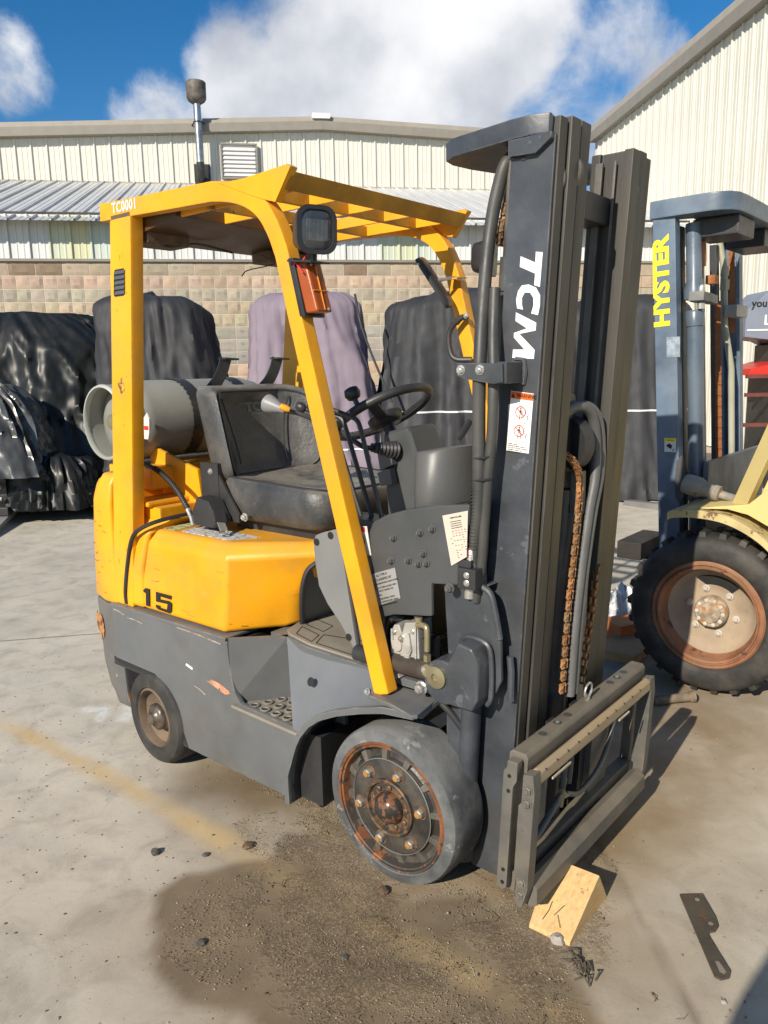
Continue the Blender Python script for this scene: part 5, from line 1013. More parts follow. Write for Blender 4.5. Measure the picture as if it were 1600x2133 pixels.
B(MB().bolt((.095, -.392, .645), (0, -1, 0), .009, .008), 'bolt', steel, MS); B(MB().bolt((.085, -.392, .592), (0, -1, 0), .015, .018), 'bolt', steel, MS)
B(MB().lathe([(.0, 0), (.030, .0), (.030, .008), (.026, .012), (.0265, .15), (.030, .155), (.030, .17)], (-.055, -.362, .625), (.99, 0, .02), 24), 'tilt_cylinder', mat('tilt_cylinder_paint', (.06, .05, .042), .5, var=.3, vscale=20, chips=[((.45, .32, .22), .68, 34), ((.3, .13, .05), .72, 20)], bump=.3), smooth=40)
B(MB().lathe([(.024, -.12), (.024, .0)], (-.055, -.362, .625), (.99, 0, .02), 18), 'tilt_boot', blackm)
# hydraulic valve block
VB = empty('hydraulic_valve', (.050, -.006, .012), parent=FL)
B(MB().prism([(-.100, .588), (-.098, .70), (-.088, .722), (-.068, .725), (-.060, .70), (-.050, .735), (-.005, .745), (.002, .60), (-.01, .582)], 'y', -.352, -.285), 'valve_body', alum, VB, bevel=.005)
B(MB().prism([(-.130, .575), (-.128, .605), (-.095, .612), (-.075, .590), (-.060, .575), (-.08, .565)], 'y', -.362, -.335).lathe([(.018, 0), (.018, .006)], (-.075, -.352, .665), (0, -1, 0), 16).lathe([(.014, 0), (.014, .01)], (-.038, -.352, .665), (0, -1, 0), 12).lathe([(.012, 0), (.012, .012)], (-.036, -.352, .632), (0, -1, 0), 12), 'valve_boss', alum, VB, bevel=.002)
B(MB().lathe([(.006, 0), (.006, .0008)], (-.120, -.3622, .592), (0, -1, 0), 10).lathe([(.005, 0), (.005, .0008)], (-.100, -.3622, .583), (0, -1, 0), 10), 'mounting_hole', blackink, VB)
for (x, z, r, h) in ((-.085, .700, .006, .006), (-.020, .715, .006, .006), (-.020, .600, .006, .008), (-.060, .620, .005, .006), (-.055, .690, .009, .014)): B(MB().bolt((x, -.352, z), (0, -1, 0), r, h), 'valve_bolt', steel, VB)
B(MB().prism([(-.060, .64), (-.045, .70), (-.030, .71), (-.022, .66), (-.04, .62)], 'y', -.360, -.350).box(-.095, -.088, -.358, -.30, .61, .71).box(-.012, -.006, -.358, -.30, .60, .73), 'valve_rib', alum, VB, bevel=.002)
B(MB().box(.0, .040, -.352, -.29, .575, .63).box(.004, .034, -.35, -.30, .635, .70).prism([(-.005, .57), (.015, .595), (.035, .575), (.015, .55)], 'y', -.358, -.352), 'solenoid', blackm, VB, bevel=.004)
B(MB().tube(smoothpath([(-.010, -.345, .735), (.020, -.350, .738), (.028, -.352, .725), (.028, -.352, .67)], 5), .009, 10).lathe([(.012, 0), (.012, .014)], (-.005, -.345, .745), (0, 0, 1), 12).lathe([(.011, 0), (.011, .03)], (.028, -.352, .63), (0, 0, 1), 6), 'brass_elbow', brass, VB, smooth=40)
B(MB().tube(smoothpath([(-.115, -.34, .62), (-.14, -.33, .68), (-.12, -.32, .73), (-.10, -.30, .72)], 5), .016, 10).tube(smoothpath([(.02, -.34, .60), (.05, -.34, .54), (.09, -.33, .50), (.12, -.32, .46)], 5), .010, 8), 'valve_hose', blackm, VB, smooth=60)['kind'] = 'stuff'
pf = MB().box(.185, .240, -.372, -.315, .88, .935)
B(pf, 'hose_manifold', blackm, bevel=.004); B(MB().box(.180, .222, -.365, -.33, .935, .955), 'manifold_port', blackm, bevel=.003)
for z in (.898, .918): B(MB().bolt((.215, -.373, z), (0, -1, 0), .007, .005), 'bolt', steel)
B(MB().lathe([(.028, 0), (.028, .55)], (.165, -.315, .08), (KX, 0, 1), 18).box(.12, .178, -.33, -.29, .10, .58), 'mast_hinge', mastp, MS, bevel=.003)
# ------------------------------------------------------------------ carriage with side-shifter, no forks
CG = empty('carriage', parent=FL)
# rear side plates and front side plates
for s in (-1, 1):
    B(MB().prism([(.352, .085), (.352, .44), (.362, .455), (.362, .475), (.395, .475), (.395, .42), (.385, .40), (.385, .085), (.37, .072)], 'y', s * .437 - (.0 if s > 0 else .0) - (.030 if s > 0 else 0), s * .437 + (.030 if s < 0 else 0)), 'rear_side_plate', carp, CG, bevel=.005)
    B(MB().prism([(.412, .055), (.410, .10), (.410, .12), (.402, .125), (.402, .35), (.410, .36), (.410, .445), (.440, .450), (.448, .40), (.448, .10), (.435, .045), (.425, .035)], 'y', -.432 if s < 0 else .392, -.392 if s < 0 else .432), 'front_side_plate', carp, CG, bevel=.004)
    for z in (.405, .365, .12, .082):
        if s < 0: B(MB().bolt((.428, -.432, z), (0, -1, 0), .0125, .009, .45), 'bolt', carp, CG)
    if s < 0:
        for z in (.43, .385, .14, .10): B(MB().lathe([(.006, 0), (.006, .001)], (.372, -.4372, z), (0, -1, 0), 12), 'bolt_hole', blackink, CG)
ub = B(MB().prism([(.350, .43), (.350, .482), (.358, .490), (.398, .490), (.408, .478), (.408, .428), (.398, .428), (.396, .462), (.392, .468), (.384, .468), (.380, .46), (.380, .43)], 'y', -.405, .42), 'upper_bar', carp, CG, bevel=.004)
holem = darkb
for y in (-.27, -.18, -.115, .19, .245, .30):
    B(MB().lathe([(.013, 0), (.013, .0012)], (.378, y, .4902), (0, 0, 1), 20), 'bar_hole', holem, CG)
for y in (-.18, .245): B(MB().lathe([(.006, .0014), (.006, .004), (.003, .005)], (.378, y, .4902), (0, 0, 1), 10), 'grease_nipple', steel, CG)
B(MB().tube([(.378 + .0 * a, .02 + .024 * math.cos(a / 20 * 6.2832), .522 + .024 * math.sin(a / 20 * 6.2832)) for a in range(21)], .004, 8, cap=False).tube([(.378, -.004, .522), (.378, .02, .498), (.378, .044, .522)], .003, 6).lathe([(.008, 0), (.008, .012)], (.378, .02, .49), (0, 0, 1), 10), 'lifting_eye', steel, CG)
B(MB().prism([(.412, .405), (.412, .440), (.425, .452), (.442, .440), (.445, .41), (.432, .400)], 'y', -.392, .392), 'front_bar', mat('worn_bar', (.27, .20, .12), .6, var=.25, vscale=8, stretch=(1, .2, 1), dust=.5, dustcol=(.34, .27, .18), chips=[((.12, .08, .05), .66, 20)], bump=.3), CG, bevel=.005)
nt_ = MB()
for k in range(11):
    y = -.36 + k * .066; nt_.box(.428, .4435, y - .0015, y + .0015, .437, .4425)
B(nt_, 'bar_notch', blackink, CG)['kind'] = 'stuff'
B(MB().box(.446, .450, -.33, -.22, .398, .404).box(.446, .450, .12, .20, .398, .404), 'wear_pad', mat('worn_pad', (.45, .40, .30), .5, bump=0), CG)['kind'] = 'stuff'
B(MB().prism([(.405, .030), (.405, .095), (.430, .105), (.458, .085), (.462, .035), (.44, .022)], 'y', -.392, .392), 'lower_bar', carp, CG, bevel=.005)
B(MB().prism([(.35, .06), (.35, .12), (.395, .12), (.395, .06)], 'y', -.405, .405), 'lower_hook_bar', carp, CG, bevel=.004)
B(MB().box(.352, .372, -.40, -.22, .12, .43), 'carriage_plate', carp, CG); B(MB().box(.352, .372, .10, .24, .12, .43), 'carriage_plate', carp, CG)
B(MB().box(.30, .352, -.10, -.06, .10, .44), 'carriage_rib', blackm, CG); B(MB().box(.30, .352, .06, .10, .10, .44), 'carriage_rib', blackm, CG)
B(MB().lathe([(.016, 0), (.016, .20), (.010, .20), (.010, .48)], (.388, -.23, .365), (0, 1, 0), 16), 'side_shift_cylinder', carp, CG, smooth=40)
B(MB().tube(smoothpath([(.40, -.38, .16), (.405, -.30, .20), (.405, -.20, .245), (.40, -.17, .25)], 5), .011, 8).tube(smoothpath([(.40, -.13, .24), (.402, -.03, .20), (.40, .10, .22), (.39, .20, .28), (.385, .24, .38)], 6), .009, 8), 'side_shift_hose', hoseg, CG, smooth=60)
B(MB().lathe([(.011, 0), (.011, .05)], (.40, -.165, .215), (0, .2, 1), 6).lathe([(.009, .05), (.009, .09)], (.40, -.165, .215), (0, .2, 1), 6).lathe([(.010, 0), (.010, .06)], (.40, -.12, .235), (0, -.9, .2), 6), 'hydraulic_fitting', mat('greasy_fitting', (.25, .22, .13), .5, metal=.4, var=.3, bump=.2), CG)
for y in (-.155, -.115): B(MB().tube(smoothpath([(.398, y, .27), (.395, y + .01, .34), (.385, y + .015, .42)], 4), .011, 8), 'vertical_hose', hosem, CG, smooth=60)

# the carriage leans with the mast
MC = Matrix(((.9, 0, .0523, .376 - .402 * .9 + .0032), (0, .903, 0, -.42 + .432 * .903), (0, 0, .901, .10 - .045 * .901), (0, 0, 0, 1)))
for o in CG.children: o.data.transform(MC)
# ================================================================== machines under covers
def drape(name, m, parent, x0, x1, y0, y1, z0, z1, top=(1, 1), topoff=(0, 0), shoulder=.12, fold=.04, ff=3.0, seed=0, nt_=150, nz=70, power=5.0, sag=.0, extra=None, tilt=0.0):
    """cloth hung over a machine: rounded-box sections shrinking to the top, vertical folds growing downwards"""
    cx, cy = (x0 + x1) / 2, (y0 + y1) / 2; hx, hy = (x1 - x0) / 2, (y1 - y0) / 2; rows = []
    for k in range(nz + 1):
        t_ = k / nz
        zc = z0 + (z1 - z0) * t_
        sh_ = 1 - max(0, (t_ - (1 - shoulder)) / shoulder) ** 2.6 * .30
        sx_, sy_ = (1 + (top[0] - 1) * t_) * sh_, (1 + (top[1] - 1) * t_) * sh_
        row = []
        for j in range(nt_):
            a = 2 * math.pi * j / nt_; ca, sa = math.cos(a), math.sin(a); r = (abs(ca) ** power + abs(sa) ** power) ** (-1 / power)
            x, y = r * ca * hx * sx_, r * sa * hy * sy_
            n = 1.2 * (.45 - 1.6 * abs(noise.noise(Vector((ca * ff * 2.2, sa * ff * 2.2, zc * .5 + seed))))) + .5 * noise.noise(Vector((ca * ff * 6 + zc * 1.5, sa * ff * 6, zc * 1.1 + seed * 2))) + .22 * noise.noise(Vector((x * 9, y * 9, zc * 9 + seed)))
            d = fold * (1.2 - .7 * t_) * n + fold * .9 * (.5 - abs(noise.noise(Vector((a * 1.1 + zc * .9, zc * .35, seed * 3.3)))) * 2.2)
            if extra: e = extra(a, zc, t_); x += e[0]; y += e[1]
            row.append((cx + topoff[0] * t_ + x + ca * d, cy + topoff[1] * t_ + y + sa * d, zc + tilt * (x / hx) * t_ ** 5 + .05 * noise.noise(Vector((x * 2.5, y * 2.5, seed + 9))) * t_ ** 6 - sag * noise.noise(Vector((x * 2, y * 2, seed))) * t_))
        rows.append(row)
    top_ = rows[-1]
    for s_ in (.8, .55, .3, .08):
        c0 = (sum(p[0] for p in top_) / nt_, sum(p[1] for p in top_) / nt_)
        rows.append([(c0[0] + (p[0] - c0[0]) * s_, c0[1] + (p[1] - c0[1]) * s_, p[2] + .03 * (1 - s_) + .02 * noise.noise(Vector((p[0] * 3, p[1] * 3, s_ * 4 + seed)))) for p in top_])
    return MB().grid(rows, True, True).build(name, m, parent, smooth=70)
clothd = mat('dark_cover_cloth', (.022, .023, .027), .7, var=.2, vscale=3, dust=.2, dustcol=(.05, .05, .052), bump=.55, bscale=2.2, stretch=(2, 2, .5), ridge=True)
clothm = mat('mauve_cover_cloth', (.195, .158, .198), .8, var=.08, vscale=2, dust=.5, dustcol=(.24, .20, .24), dscale=1.2, bump=.6, bscale=2.4, stretch=(2, 2, .5), ridge=True)
tarpm = mat('black_tarp', (.010, .012, .013), .40, var=.3, vscale=3, dust=.5, dustcol=(.035, .033, .028), bump=.9, bscale=3.2, stretch=(1.6, 1.6, .6), spec=.3, ridge=True)
sheetm = mat('grey_plastic_sheet', (.055, .058, .058), .24, var=.35, vscale=5, bump=1.0, bscale=3.5, spec=.45, ridge=True)
band = mat('reflective_band', (.70, .72, .74), .35, var=.05, bump=0)
def wrap_band(parent, cover, zc, w_=.018, name='reflective_band', xr=None):
    """strip following the cloth outline at height zc"""
    me_ = cover.data; pts = sorted([v.co for v in me_.vertices if abs(v.co.z - zc) < .025 and (xr is None or xr[0] < v.co.x < xr[1])], key=lambda c: c.z)
    if not pts: return
    cx = sum(p.x for p in pts) / len(pts); cy = sum(p.y for p in pts) / len(pts); rowd = {}
    for p in pts:
        if p.y > cy: continue
        a = round(math.degrees(math.atan2(p.y - cy, p.x - cx)) / 3); rowd.setdefault(a, []).append(p)
    P = [(sum(q.x for q in v) / len(v) * 1.0, min(q.y for q in v) - .006) for a, v in sorted(rowd.items())]
    if len(P) > 2: MB().grid([[(x, y, zc - w_ / 2) for x, y in P], [(x, y, zc + w_ / 2) for x, y in P]]).grid([[(x, y + .003, zc - w_ / 2) for x, y in P], [(x, y + .003, zc + w_ / 2) for x, y in P]]).build(name, band, parent)
c1 = empty('covered_forklift', (0, 0, 0), 0, 'machine under a dark grey cover behind the gas cylinder, nearest the black tarp', 'covered machine', 'machines under fitted cloth covers'); c1.location = (-2.2, 8.3, 0)
o = drape('cloth_cover', clothd, None, -2.98, -1.72, 7.7, 9.3, .04, 2.22, top=(.86, .6), topoff=(-.02, .1), seed=1, fold=.10, ff=1.9, shoulder=.07, tilt=-.05, extra=lambda a, z, t_: ((.10 * max(0, math.cos(a)) * math.sin(z * 2.2)), 0)); o.data.transform(Matrix.Translation((2.2, -8.3, 0))); o.parent = c1
c2 = empty('covered_forklift', (-.6, 8.6, 0), 0, 'machine under a faded mauve cover seen through the yellow guard', 'covered machine', 'machines under fitted cloth covers')
o = drape('cloth_cover', clothm, None, -1.50, .10, 7.9, 9.5, .05, 2.25, top=(.70, .5), topoff=(-.15, .15), seed=5, fold=.11, ff=2.0, shoulder=.08); o.data.transform(Matrix.Translation((.6, -8.6, 0))); o.parent = c2; wrap_band(c2, o, .62)
MB().tube(smoothpath([(.35, -.50, 2.18), (.40, -.68, 1.9), (.50, -.72, 1.6), (.62, -.76, 1.3), (.70, -.80, 1.1)], 6), .012, 6).build('cover_seam', clothd, c2)
c3 = empty('covered_forklift', (.8, 8.4, 0), 0, 'machine under a charcoal cover with a pale reflective band behind the steering wheel', 'covered machine', 'machines under fitted cloth covers')
o = drape('cloth_cover', clothd, None, -.06, 1.75, 7.75, 9.5, .05, 2.22, top=(.86, .55), topoff=(.05, .12), seed=9, fold=.10, ff=1.8, shoulder=.08, tilt=.06); o.data.transform(Matrix.Translation((-.8, -8.4, 0))); o.parent = c3; wrap_band(c3, o, .985)
c4 = empty('covered_forklift', (2.7, 8.7, 0), 0, 'machine under a grey cover in the gap between the two masts', 'covered machine', 'machines under fitted cloth covers')
o = drape('cloth_cover', clothd, None, 1.95, 3.5, 8.05, 9.8, .02, 2.16, top=(.9, .6), topoff=(0, .1), seed=13, fold=.07, ff=1.8); o.data.transform(Matrix.Translation((-2.7, -8.7, 0))); o.parent = c4; wrap_band(c4, o, .945)
bt = empty('tarp_covered_machine', (-4.35, 8.82, 0), 0, 'bulky machine wrapped in wrinkled black plastic tarp at the left edge', 'tarp')
def bulge(a, z, t_): 
    n = .6 - 2.2 * abs(noise.noise(Vector((math.cos(a) * 9, math.sin(a) * 9 + z * 2.5, z * 1.2)))) + .6 * noise.noise(Vector((math.cos(a) * 22 + z * 6, math.sin(a) * 22, z * 2)))
    return (.05 * n * math.cos(a), .05 * n * math.sin(a))
o = drape('black_tarp', tarpm, None, -5.9, -2.68, 7.35, 9.6, .06, 2.12, top=(.93, .7), topoff=(-.05, .3), shoulder=.30, seed=3, fold=.07, ff=2.6, nt_=260, nz=90, extra=bulge, power=3.2); o.data.transform(Matrix.Translation((4.2, -8.3, 0))); o.parent = bt
o = drape('plastic_sheet', sheetm, None, -4.7, -3.16, 6.75, 7.7, .48, 1.36, top=(.75, .6), topoff=(-.1, .1), shoulder=.4, seed=8, fold=.06, ff=2.2, nt_=160, nz=50, extra=bulge); o.data.transform(Matrix.Translation((4.2, -8.3, 0))); o.parent = bt
o = drape('tarp_skirt', tarpm, None, -3.62, -2.78, 6.95, 7.8, .13, .62, top=(.8, .8), shoulder=.4, seed=17, fold=.04, ff=1.6, nt_=120, nz=30, extra=bulge); o.data.transform(Matrix.Translation((4.2, -8.3, 0))); o.parent = bt
mb = MB()
for z in (.26, .38, .46): mb.tube([(-4.9, 6.92, z), (-3.56, 6.92, z)], .022, 10)
mb.xf(Matrix.Translation((4.2, -8.3, 0))).build('chrome_bar', steel, bt)['kind'] = 'stuff'
MB().box(-5.2, -3.55, 7.0, 7.5, .12, .50).box(-5.2, -3.5, 6.88, 6.96, .10, .18).xf(Matrix.Translation((4.2, -8.3, 0))).build('machine_base', blackm, bt, bevel=.01)
fk = MB().hexa([(-3.62, 6.60, .01), (-3.86, 7.75, .06), (-3.74, 7.78, .06), (-3.48, 6.62, .01), (-3.62, 6.60, .03), (-3.86, 7.75, .12), (-3.74, 7.78, .12), (-3.48, 6.62, .03)]).build('fork_blade', mat('galv_blade', (.20, .20, .20), .5, var=.2, bump=.05), None, bevel=.005)
tag(fk, 'grey tapered steel blade lying on the concrete in front of the black tarp', 'fork blade')

# ================================================================== second forklift (blue mast, cream body) at the right
AL = .70
HY = empty('forklift', (1.40, 3.16, 0), math.atan2(math.sin(AL), -math.cos(AL)), 'cream forklift with a chipped blue mast and large tyre at the right edge', 'forklift')
bluep = mat('worn_blue', (.088, .125, .175), .42, var=.3, vscale=5, dust=.6, dustcol=(.20, .245, .30), dscale=3, chips=[((.028, .03, .035), .665, 18), ((.13, .125, .11), .72, 9)], bump=.2, bscale=25)
creamp = mat('cream_paint', (.62, .49, .19), .45, var=.06, vscale=3, dust=.3, dustcol=(.50, .44, .28), chips=[((.25, .16, .07), .735, 26)], bump=.05)
fendm = mat('scraped_cream', (.52, .42, .19), .6, var=.2, vscale=9, dust=.5, dustcol=(.34, .27, .16), chips=[((.17, .10, .05), .58, 16), ((.5, .46, .35), .7, 30)], bump=.35)
HW = empty('front_wheel', (.035, 0, .364), parent=HY)
a_ = (0, 1, 0)
B(MB().lathe([(.232, -.012), (.240, .0), (.262, .010), (.318, .006), (.336, -.012), (.344, -.035), (.348, -.10), (.344, -.17), (.336, -.195), (.30, -.21), (.24, -.20)], (0, 0, 0), a_, 72, cap=False), 'tyre', rubberd, HW, smooth=50)
lg = MB()
for k in range(26):
    for side_ in (0, 1):
        th = 2 * math.pi * (k + .5 * side_) / 26; ca, sa = math.cos(th), math.sin(th)
        def P_(r, t_, y): return (r * ca - t_ * sa, y, r * sa + t_ * ca)
        ya, yb, yc = ((-.018, -.055, -.098), (-.190, -.150, -.112))[side_]
        lg.hexa([P_(.325, -.018, ya), P_(.325, .018, ya), P_(.340, .022, yc), P_(.340, -.014, yc), P_(.3615, -.013, ya - .012 * (1 - 2 * side_)), P_(.3615, .013, ya - .012 * (1 - 2 * side_)), P_(.366, .017, yc), P_(.366, -.009, yc)])
B(lg, 'tread_lug', rubberd, HW, bevel=.003)['kind'] = 'stuff'
rimh = mat('rusty_rim', (.23, .095, .045), .65, var=.3, vscale=9, dust=.5, dustcol=(.25, .17, .10), dscale=6, chips=[((.08, .04, .025), .62, 14)], bump=.3)
B(MB().lathe([(.240, -.004), (.232, .004), (.222, .004), (.220, -.006), (.214, -.006), (.212, .0), (.204, -.002), (.200, -.012), (.196, -.05), (.186, -.07)], (0, 0, 0), a_, 72, cap=False), 'rim', rimh, HW, smooth=35)
B(MB().lathe([(.187, -.068), (.170, -.085), (.155, -.092), (.070, -.094), (.0, -.094)], (0, 0, 0), a_, 60, cap=False), 'rim_disc', mat('dusty_disc', (.28, .215, .15), .85, var=.25, vscale=5, dust=.6, dustcol=(.40, .31, .22), dscale=3, chips=[((.05, .04, .035), .62, 7), ((.2, .17, .13), .64, 40)], bump=.4), HW, smooth=50)
B(MB().lathe([(.0705, -.093), (.07, -.062), (.064, -.055), (.047, -.054), (.044, -.045), (.0, -.043)], (0, 0, 0), a_, 32), 'hub', mat('hub_grease', (.30, .24, .17), .7, var=.4, vscale=30, chips=[((.36, .15, .04), .56, 22)], bump=.5), HW, smooth=40)
hbm = mat('pale_bolt', (.42, .38, .32), .6, var=.2, bump=.2)
for k in range(10):
    th = 2 * math.pi * k / 10; B(MB().lathe([(.0095, 0), (.009, .008), (.005, .010)], (.055 * math.cos(th), -.056, .055 * math.sin(th)), a_, 12), 'hub_bolt', hbm, HW, smooth=50)
for k in range(6):
    th = 2 * math.pi * (k + .2) / 6; B(MB().lathe([(.017, 0), (.016, .006), (.010, .008), (.009, .016), (.006, .017)], (.102 * math.cos(th), -.093, .102 * math.sin(th)), a_, 14), 'lug_nut', hbm, HW, smooth=50)
cres = [(.165 * math.cos(math.radians(a)), .165 * math.sin(math.radians(a))) for a in range(60, 136, 8)] + [(.118 * math.cos(math.radians(a)), .118 * math.sin(math.radians(a))) for a in range(130, 66, -8)]
B(MB().prism(cres, 'y', -.0915, -.0895), 'rim_opening', blackink, HW)
# fender: arched sheet over the wheel
fp = [(.215, .800), (.19, .812), (.10, .822), (.0, .815), (-.08, .79), (-.16, .745), (-.23, .68), (-.30, .59), (-.35, .48)]
fp2 = [Vector(p).to_3d() for p in fp]; fs_ = smoothpath([(p[0], p[1], 0) for p in fp], 5)
outer = [(p.x, p.y) for p in fs_]; inner = [(p.x - .0, p.y - .034) for p in fs_]
B(MB().prism(outer + inner[::-1], 'y', -.34, .02), 'fender', fendm, HY, bevel=.008)
B(MB().prism([(.17, .815), (-.02, .83), (-.10, .815), (-.2, .765), (-.3, .66), (-.5, .66), (-.5, 1.0), (-.24, .98), (-.16, .92), (-.10, .86)], 'y', -.34, -.02), 'cowl_side', creamp, HY, bevel=.01)
B(MB().hexa([(-.005, -.10, .822), (-.08, -.02, .815), (-.085, -.09, .815), (-.03, -.16, .822), (-.285, -.10, 1.62), (-.36, -.02, 1.62), (-.365, -.09, 1.62), (-.31, -.16, 1.62)]), 'front_pillar', creamp, HY, bevel=.008)
B(MB().prism([(-.10, .83), (-.44, 1.80), (-.56, 1.80), (-.56, .80)], 'y', -.30, -.12), 'cowl_panel', creamp, HY, bevel=.008)
B(MB().box(-1.6, -.30, -1.1, -.10, .35, .80).box(-1.6, -.5, -1.05, -.15, .80, 1.1), 'body', creamp, HY, bevel=.02)
B(MB().box(-.50, .10, -1.3, -.30, .25, .60), 'frame', blackm, HY)
B(MB().lathe([(.05, 0), (.05, .30)], (.035, -.50, .364), (0, 1, 0), 20), 'axle', blackm, HY)
fw2 = empty('front_wheel', (.035, -1.35, .364), parent=HY)
for ch in list(HW.children):
    if ch.name.startswith(('tyre', 'rim')): copy_obj(ch, fw2)
fw2.rotation_euler = (0, 0, math.pi)
HK = .064
HM = empty('mast', parent=HY)
def hx_(z): return HK * z
B(MB().box(.205, .305, -.262, -.248, .10, 2.07).shear(HK), 'outer_rail_web', bluep, HM, bevel=.004)
B(MB().box(.205, .222, -.310, -.262, .10, 2.06).box(.288, .305, -.310, -.262, .10, 2.06).shear(HK), 'outer_rail_flange', bluep, HM, bevel=.004)
B(MB().box(.215, .300, -.36, -.348, .12, 2.04).box(.215, .230, -.40, -.36, .12, 2.04).shear(HK), 'inner_rail', railp, HM, bevel=.003)
for s_, nm in ((-1, 0), (1, 1)):
    pass
B(MB().box(.205, .305, -1.262, -1.248, .10, 2.07).box(.205, .222, -1.25, -1.20, .10, 2.07).box(.288, .305, -1.25, -1.20, .10, 2.07).shear(HK), 'outer_rail', bluep, HM, bevel=.004)
cylm = mat('blue_cylinder', (.085, .115, .155), .32, var=.2, vscale=6, dust=.5, dustcol=(.16, .19, .22), chips=[((.04, .04, .045), .7, 20)], bump=.1)
B(MB().lathe([(.036, .20), (.036, 1.60), (.040, 1.60), (.042, 1.66), (.036, 1.67)], (.165, -.365, 0), (HK, 0, 1), 28), 'lift_cylinder', cylm, HM, smooth=40)
B(MB().lathe([(.046, 1.72), (.046, 1.76), (.034, 1.80), (.033, 2.05)], (.165, -.365, 0), (HK, 0, 1), 28), 'cylinder_sleeve', cylm, HM, smooth=40)
B(MB().prism([(.215, -.31), (.225, -.44), (.25, -.62), (.29, -.62), (.30, -.40), (.28, -.30)], 'z', 1.705, 1.745), 'cylinder_bracket', mat('bracket_grey', (.10, .115, .125), .55, var=.3, dust=.5, bump=.2), HM, bevel=.004)
B(MB().lathe([(.013, 0), (.013, .02), (.008, .03)], (.235, -.34, 1.745), (0, 0, 1), 6).lathe([(.016, -.03), (.016, -.005)], (.235, -.34, 1.70), (0, 0, 1), 10), 'bracket_bolt', steel, HM)['kind'] = 'stuff'
B(MB().box(.225, .262, -.70, -.655, .12, 2.02).shear(HK), 'centre_rail', mat('grey_rail', (.20, .195, .185), .55, var=.3, vscale=9, stretch=(1, 1, .4), dust=.5, chips=[((.06, .06, .06), .62, 20)], bump=.3), HM, bevel=.003)
B(MB().box(.235, .27, -.96, -.915, .12, 2.02).shear(HK), 'dark_rail', blackm, HM, bevel=.003)
B(MB().tube([(.20 + hx_(z), -1.03, z) for z in (.75, 1.0, 1.2, 1.40)] + [(.205 + hx_(1.5), -1.0, 1.50), (.22 + hx_(1.62), -.99, 1.62), (.22 + hx_(1.9), -.99, 1.9), (.24 + hx_(2.05), -.98, 2.05)], .0165, 12).lathe([(.024, 0), (.024, .05)], (.22 + hx_(1.8), -.99, 1.80), (0, 0, 1), 6).lathe([(.021, 0), (.021, .045)], (.22 + hx_(1.87), -.99, 1.87), (0, 0, 1), 12), 'steel_pipe', mat('pipe_cream', (.36, .36, .28), .4, var=.1, bump=.05), HM, smooth=40)
B(MB().box(.25, .31, -1.12, -.93, 1.66, 1.72), 'pipe_clamp', mat('clamp_metal', (.34, .33, .30), .5, metal=.4, var=.3, bump=.1), HM, bevel=.004)
B(MB().lathe([(.0, 1.86), (.022, 1.875), (.024, 1.90), (.024, 1.98)], (.17, -.475, 0), (HK, 0, 1), 16), 'orange_float', mat('orange_plug', (.42, .17, .07), .5, bump=0), HM, smooth=50)
lk2 = [B(link_mesh(.030, .028, .016), 'tmp_a', rust, None).data, B(link_mesh(.030, .028, .011), 'tmp_b', rust, None).data]
for o in [o for o in bpy.data.objects if o.name.startswith('tmp_')]: bpy.data.objects.remove(o)
def hchain(x, y, z0_, z1_, st=.027):
    CH = empty('lift_chain', parent=HY); k = 0; z = z0_
    while z < z1_:
        o = bpy.data.objects.new('chain_link', lk2[k % 2]); C.objects.link(o); o.parent = CH; o.location = (x + hx_(z), y, z); o.rotation_euler = (0, math.atan(HK), .5); z += st; k += 1
hchain(.205, -.83, .80, 1.74); hchain(.205, -.565, 1.84, 2.02); hchain(.215, -1.10, 1.60, 2.02)
B(MB().box(.245, .29, -.60, -.545, 1.795, 1.835).lathe([(.010, 0), (.010, .09)], (.315, -.57, 1.71), (0, 0, 1), 8), 'chain_anchor', rust, HM, bevel=.003)
tp = [(.45, -.24), (.36, -.23), (.20, -.225), (.145, -.235), (.105, -.265), (.085, -.31), (.08, -.40), (.08, -1.10), (.10, -1.22), (.15, -1.27), (.45, -1.27), (.45, -1.2), (.30, -1.15), (.30, -.36), (.45, -.32)]
B(MB().prism(tp, 'z', 2.065, 2.142), 'top_cross_plate', bluep, HM, bevel=.008)
B(MB().box(.10, .30, -.60, -.36, 1.98, 2.062).box(.12, .30, -1.15, -.85, 1.98, 2.062), 'head_bracket', blackm, HM, bevel=.01)
B(MB().box(.150, .175, -1.25, -.30, .60, .99).box(.15, .25, -1.22, -.30, .35, .42), 'lower_cross_plate', mat('slate_plate', (.075, .085, .10), .5, var=.25, dust=.5, dustcol=(.13, .135, .14), bump=.2), HM, bevel=.006)
B(MB().lathe([(.002, 0), (.042, .0), (.046, .02), (.046, .07), (.030, .10), (.030, .13), (.035, .135), (.035, .16), (.018, .165), (.018, .30)], (.22, -.20, .90), (-.97, .05, -.22), 24), 'tilt_cylinder', mat('tilt_dust', (.22, .20, .17), .7, var=.35, vscale=12, dust=.5, chips=[((.25, .12, .05), .62, 12)], bump=.3), HY, smooth=35)
B(MB().prism([(.238, .83), (.232, .90), (.24, .99), (.258, 1.02), (.278, .99), (.282, .90), (.275, .82), (.258, .80)], 'y', -.2478, -.2462), 'rail_slot', mat('slot_dark', (.05, .05, .05), .7, dust=.6, dustcol=(.12, .11, .10), bump=0), HM)
t0 = Vector((.322 + .0, -.2465, 1.598)); up2 = Vector((HK, 0, 1)).normalized()
ylw = mat('yellow_ink', (.80, .66, .02), .5, var=.08, chips=[((.12, .15, .2), .69, 30)], bump=0)
text('HYSTER', .094, frame(t0, up2, (1, 0, -HK)), ylw, HM, .0045, 'lettering', 1.19, .0006)
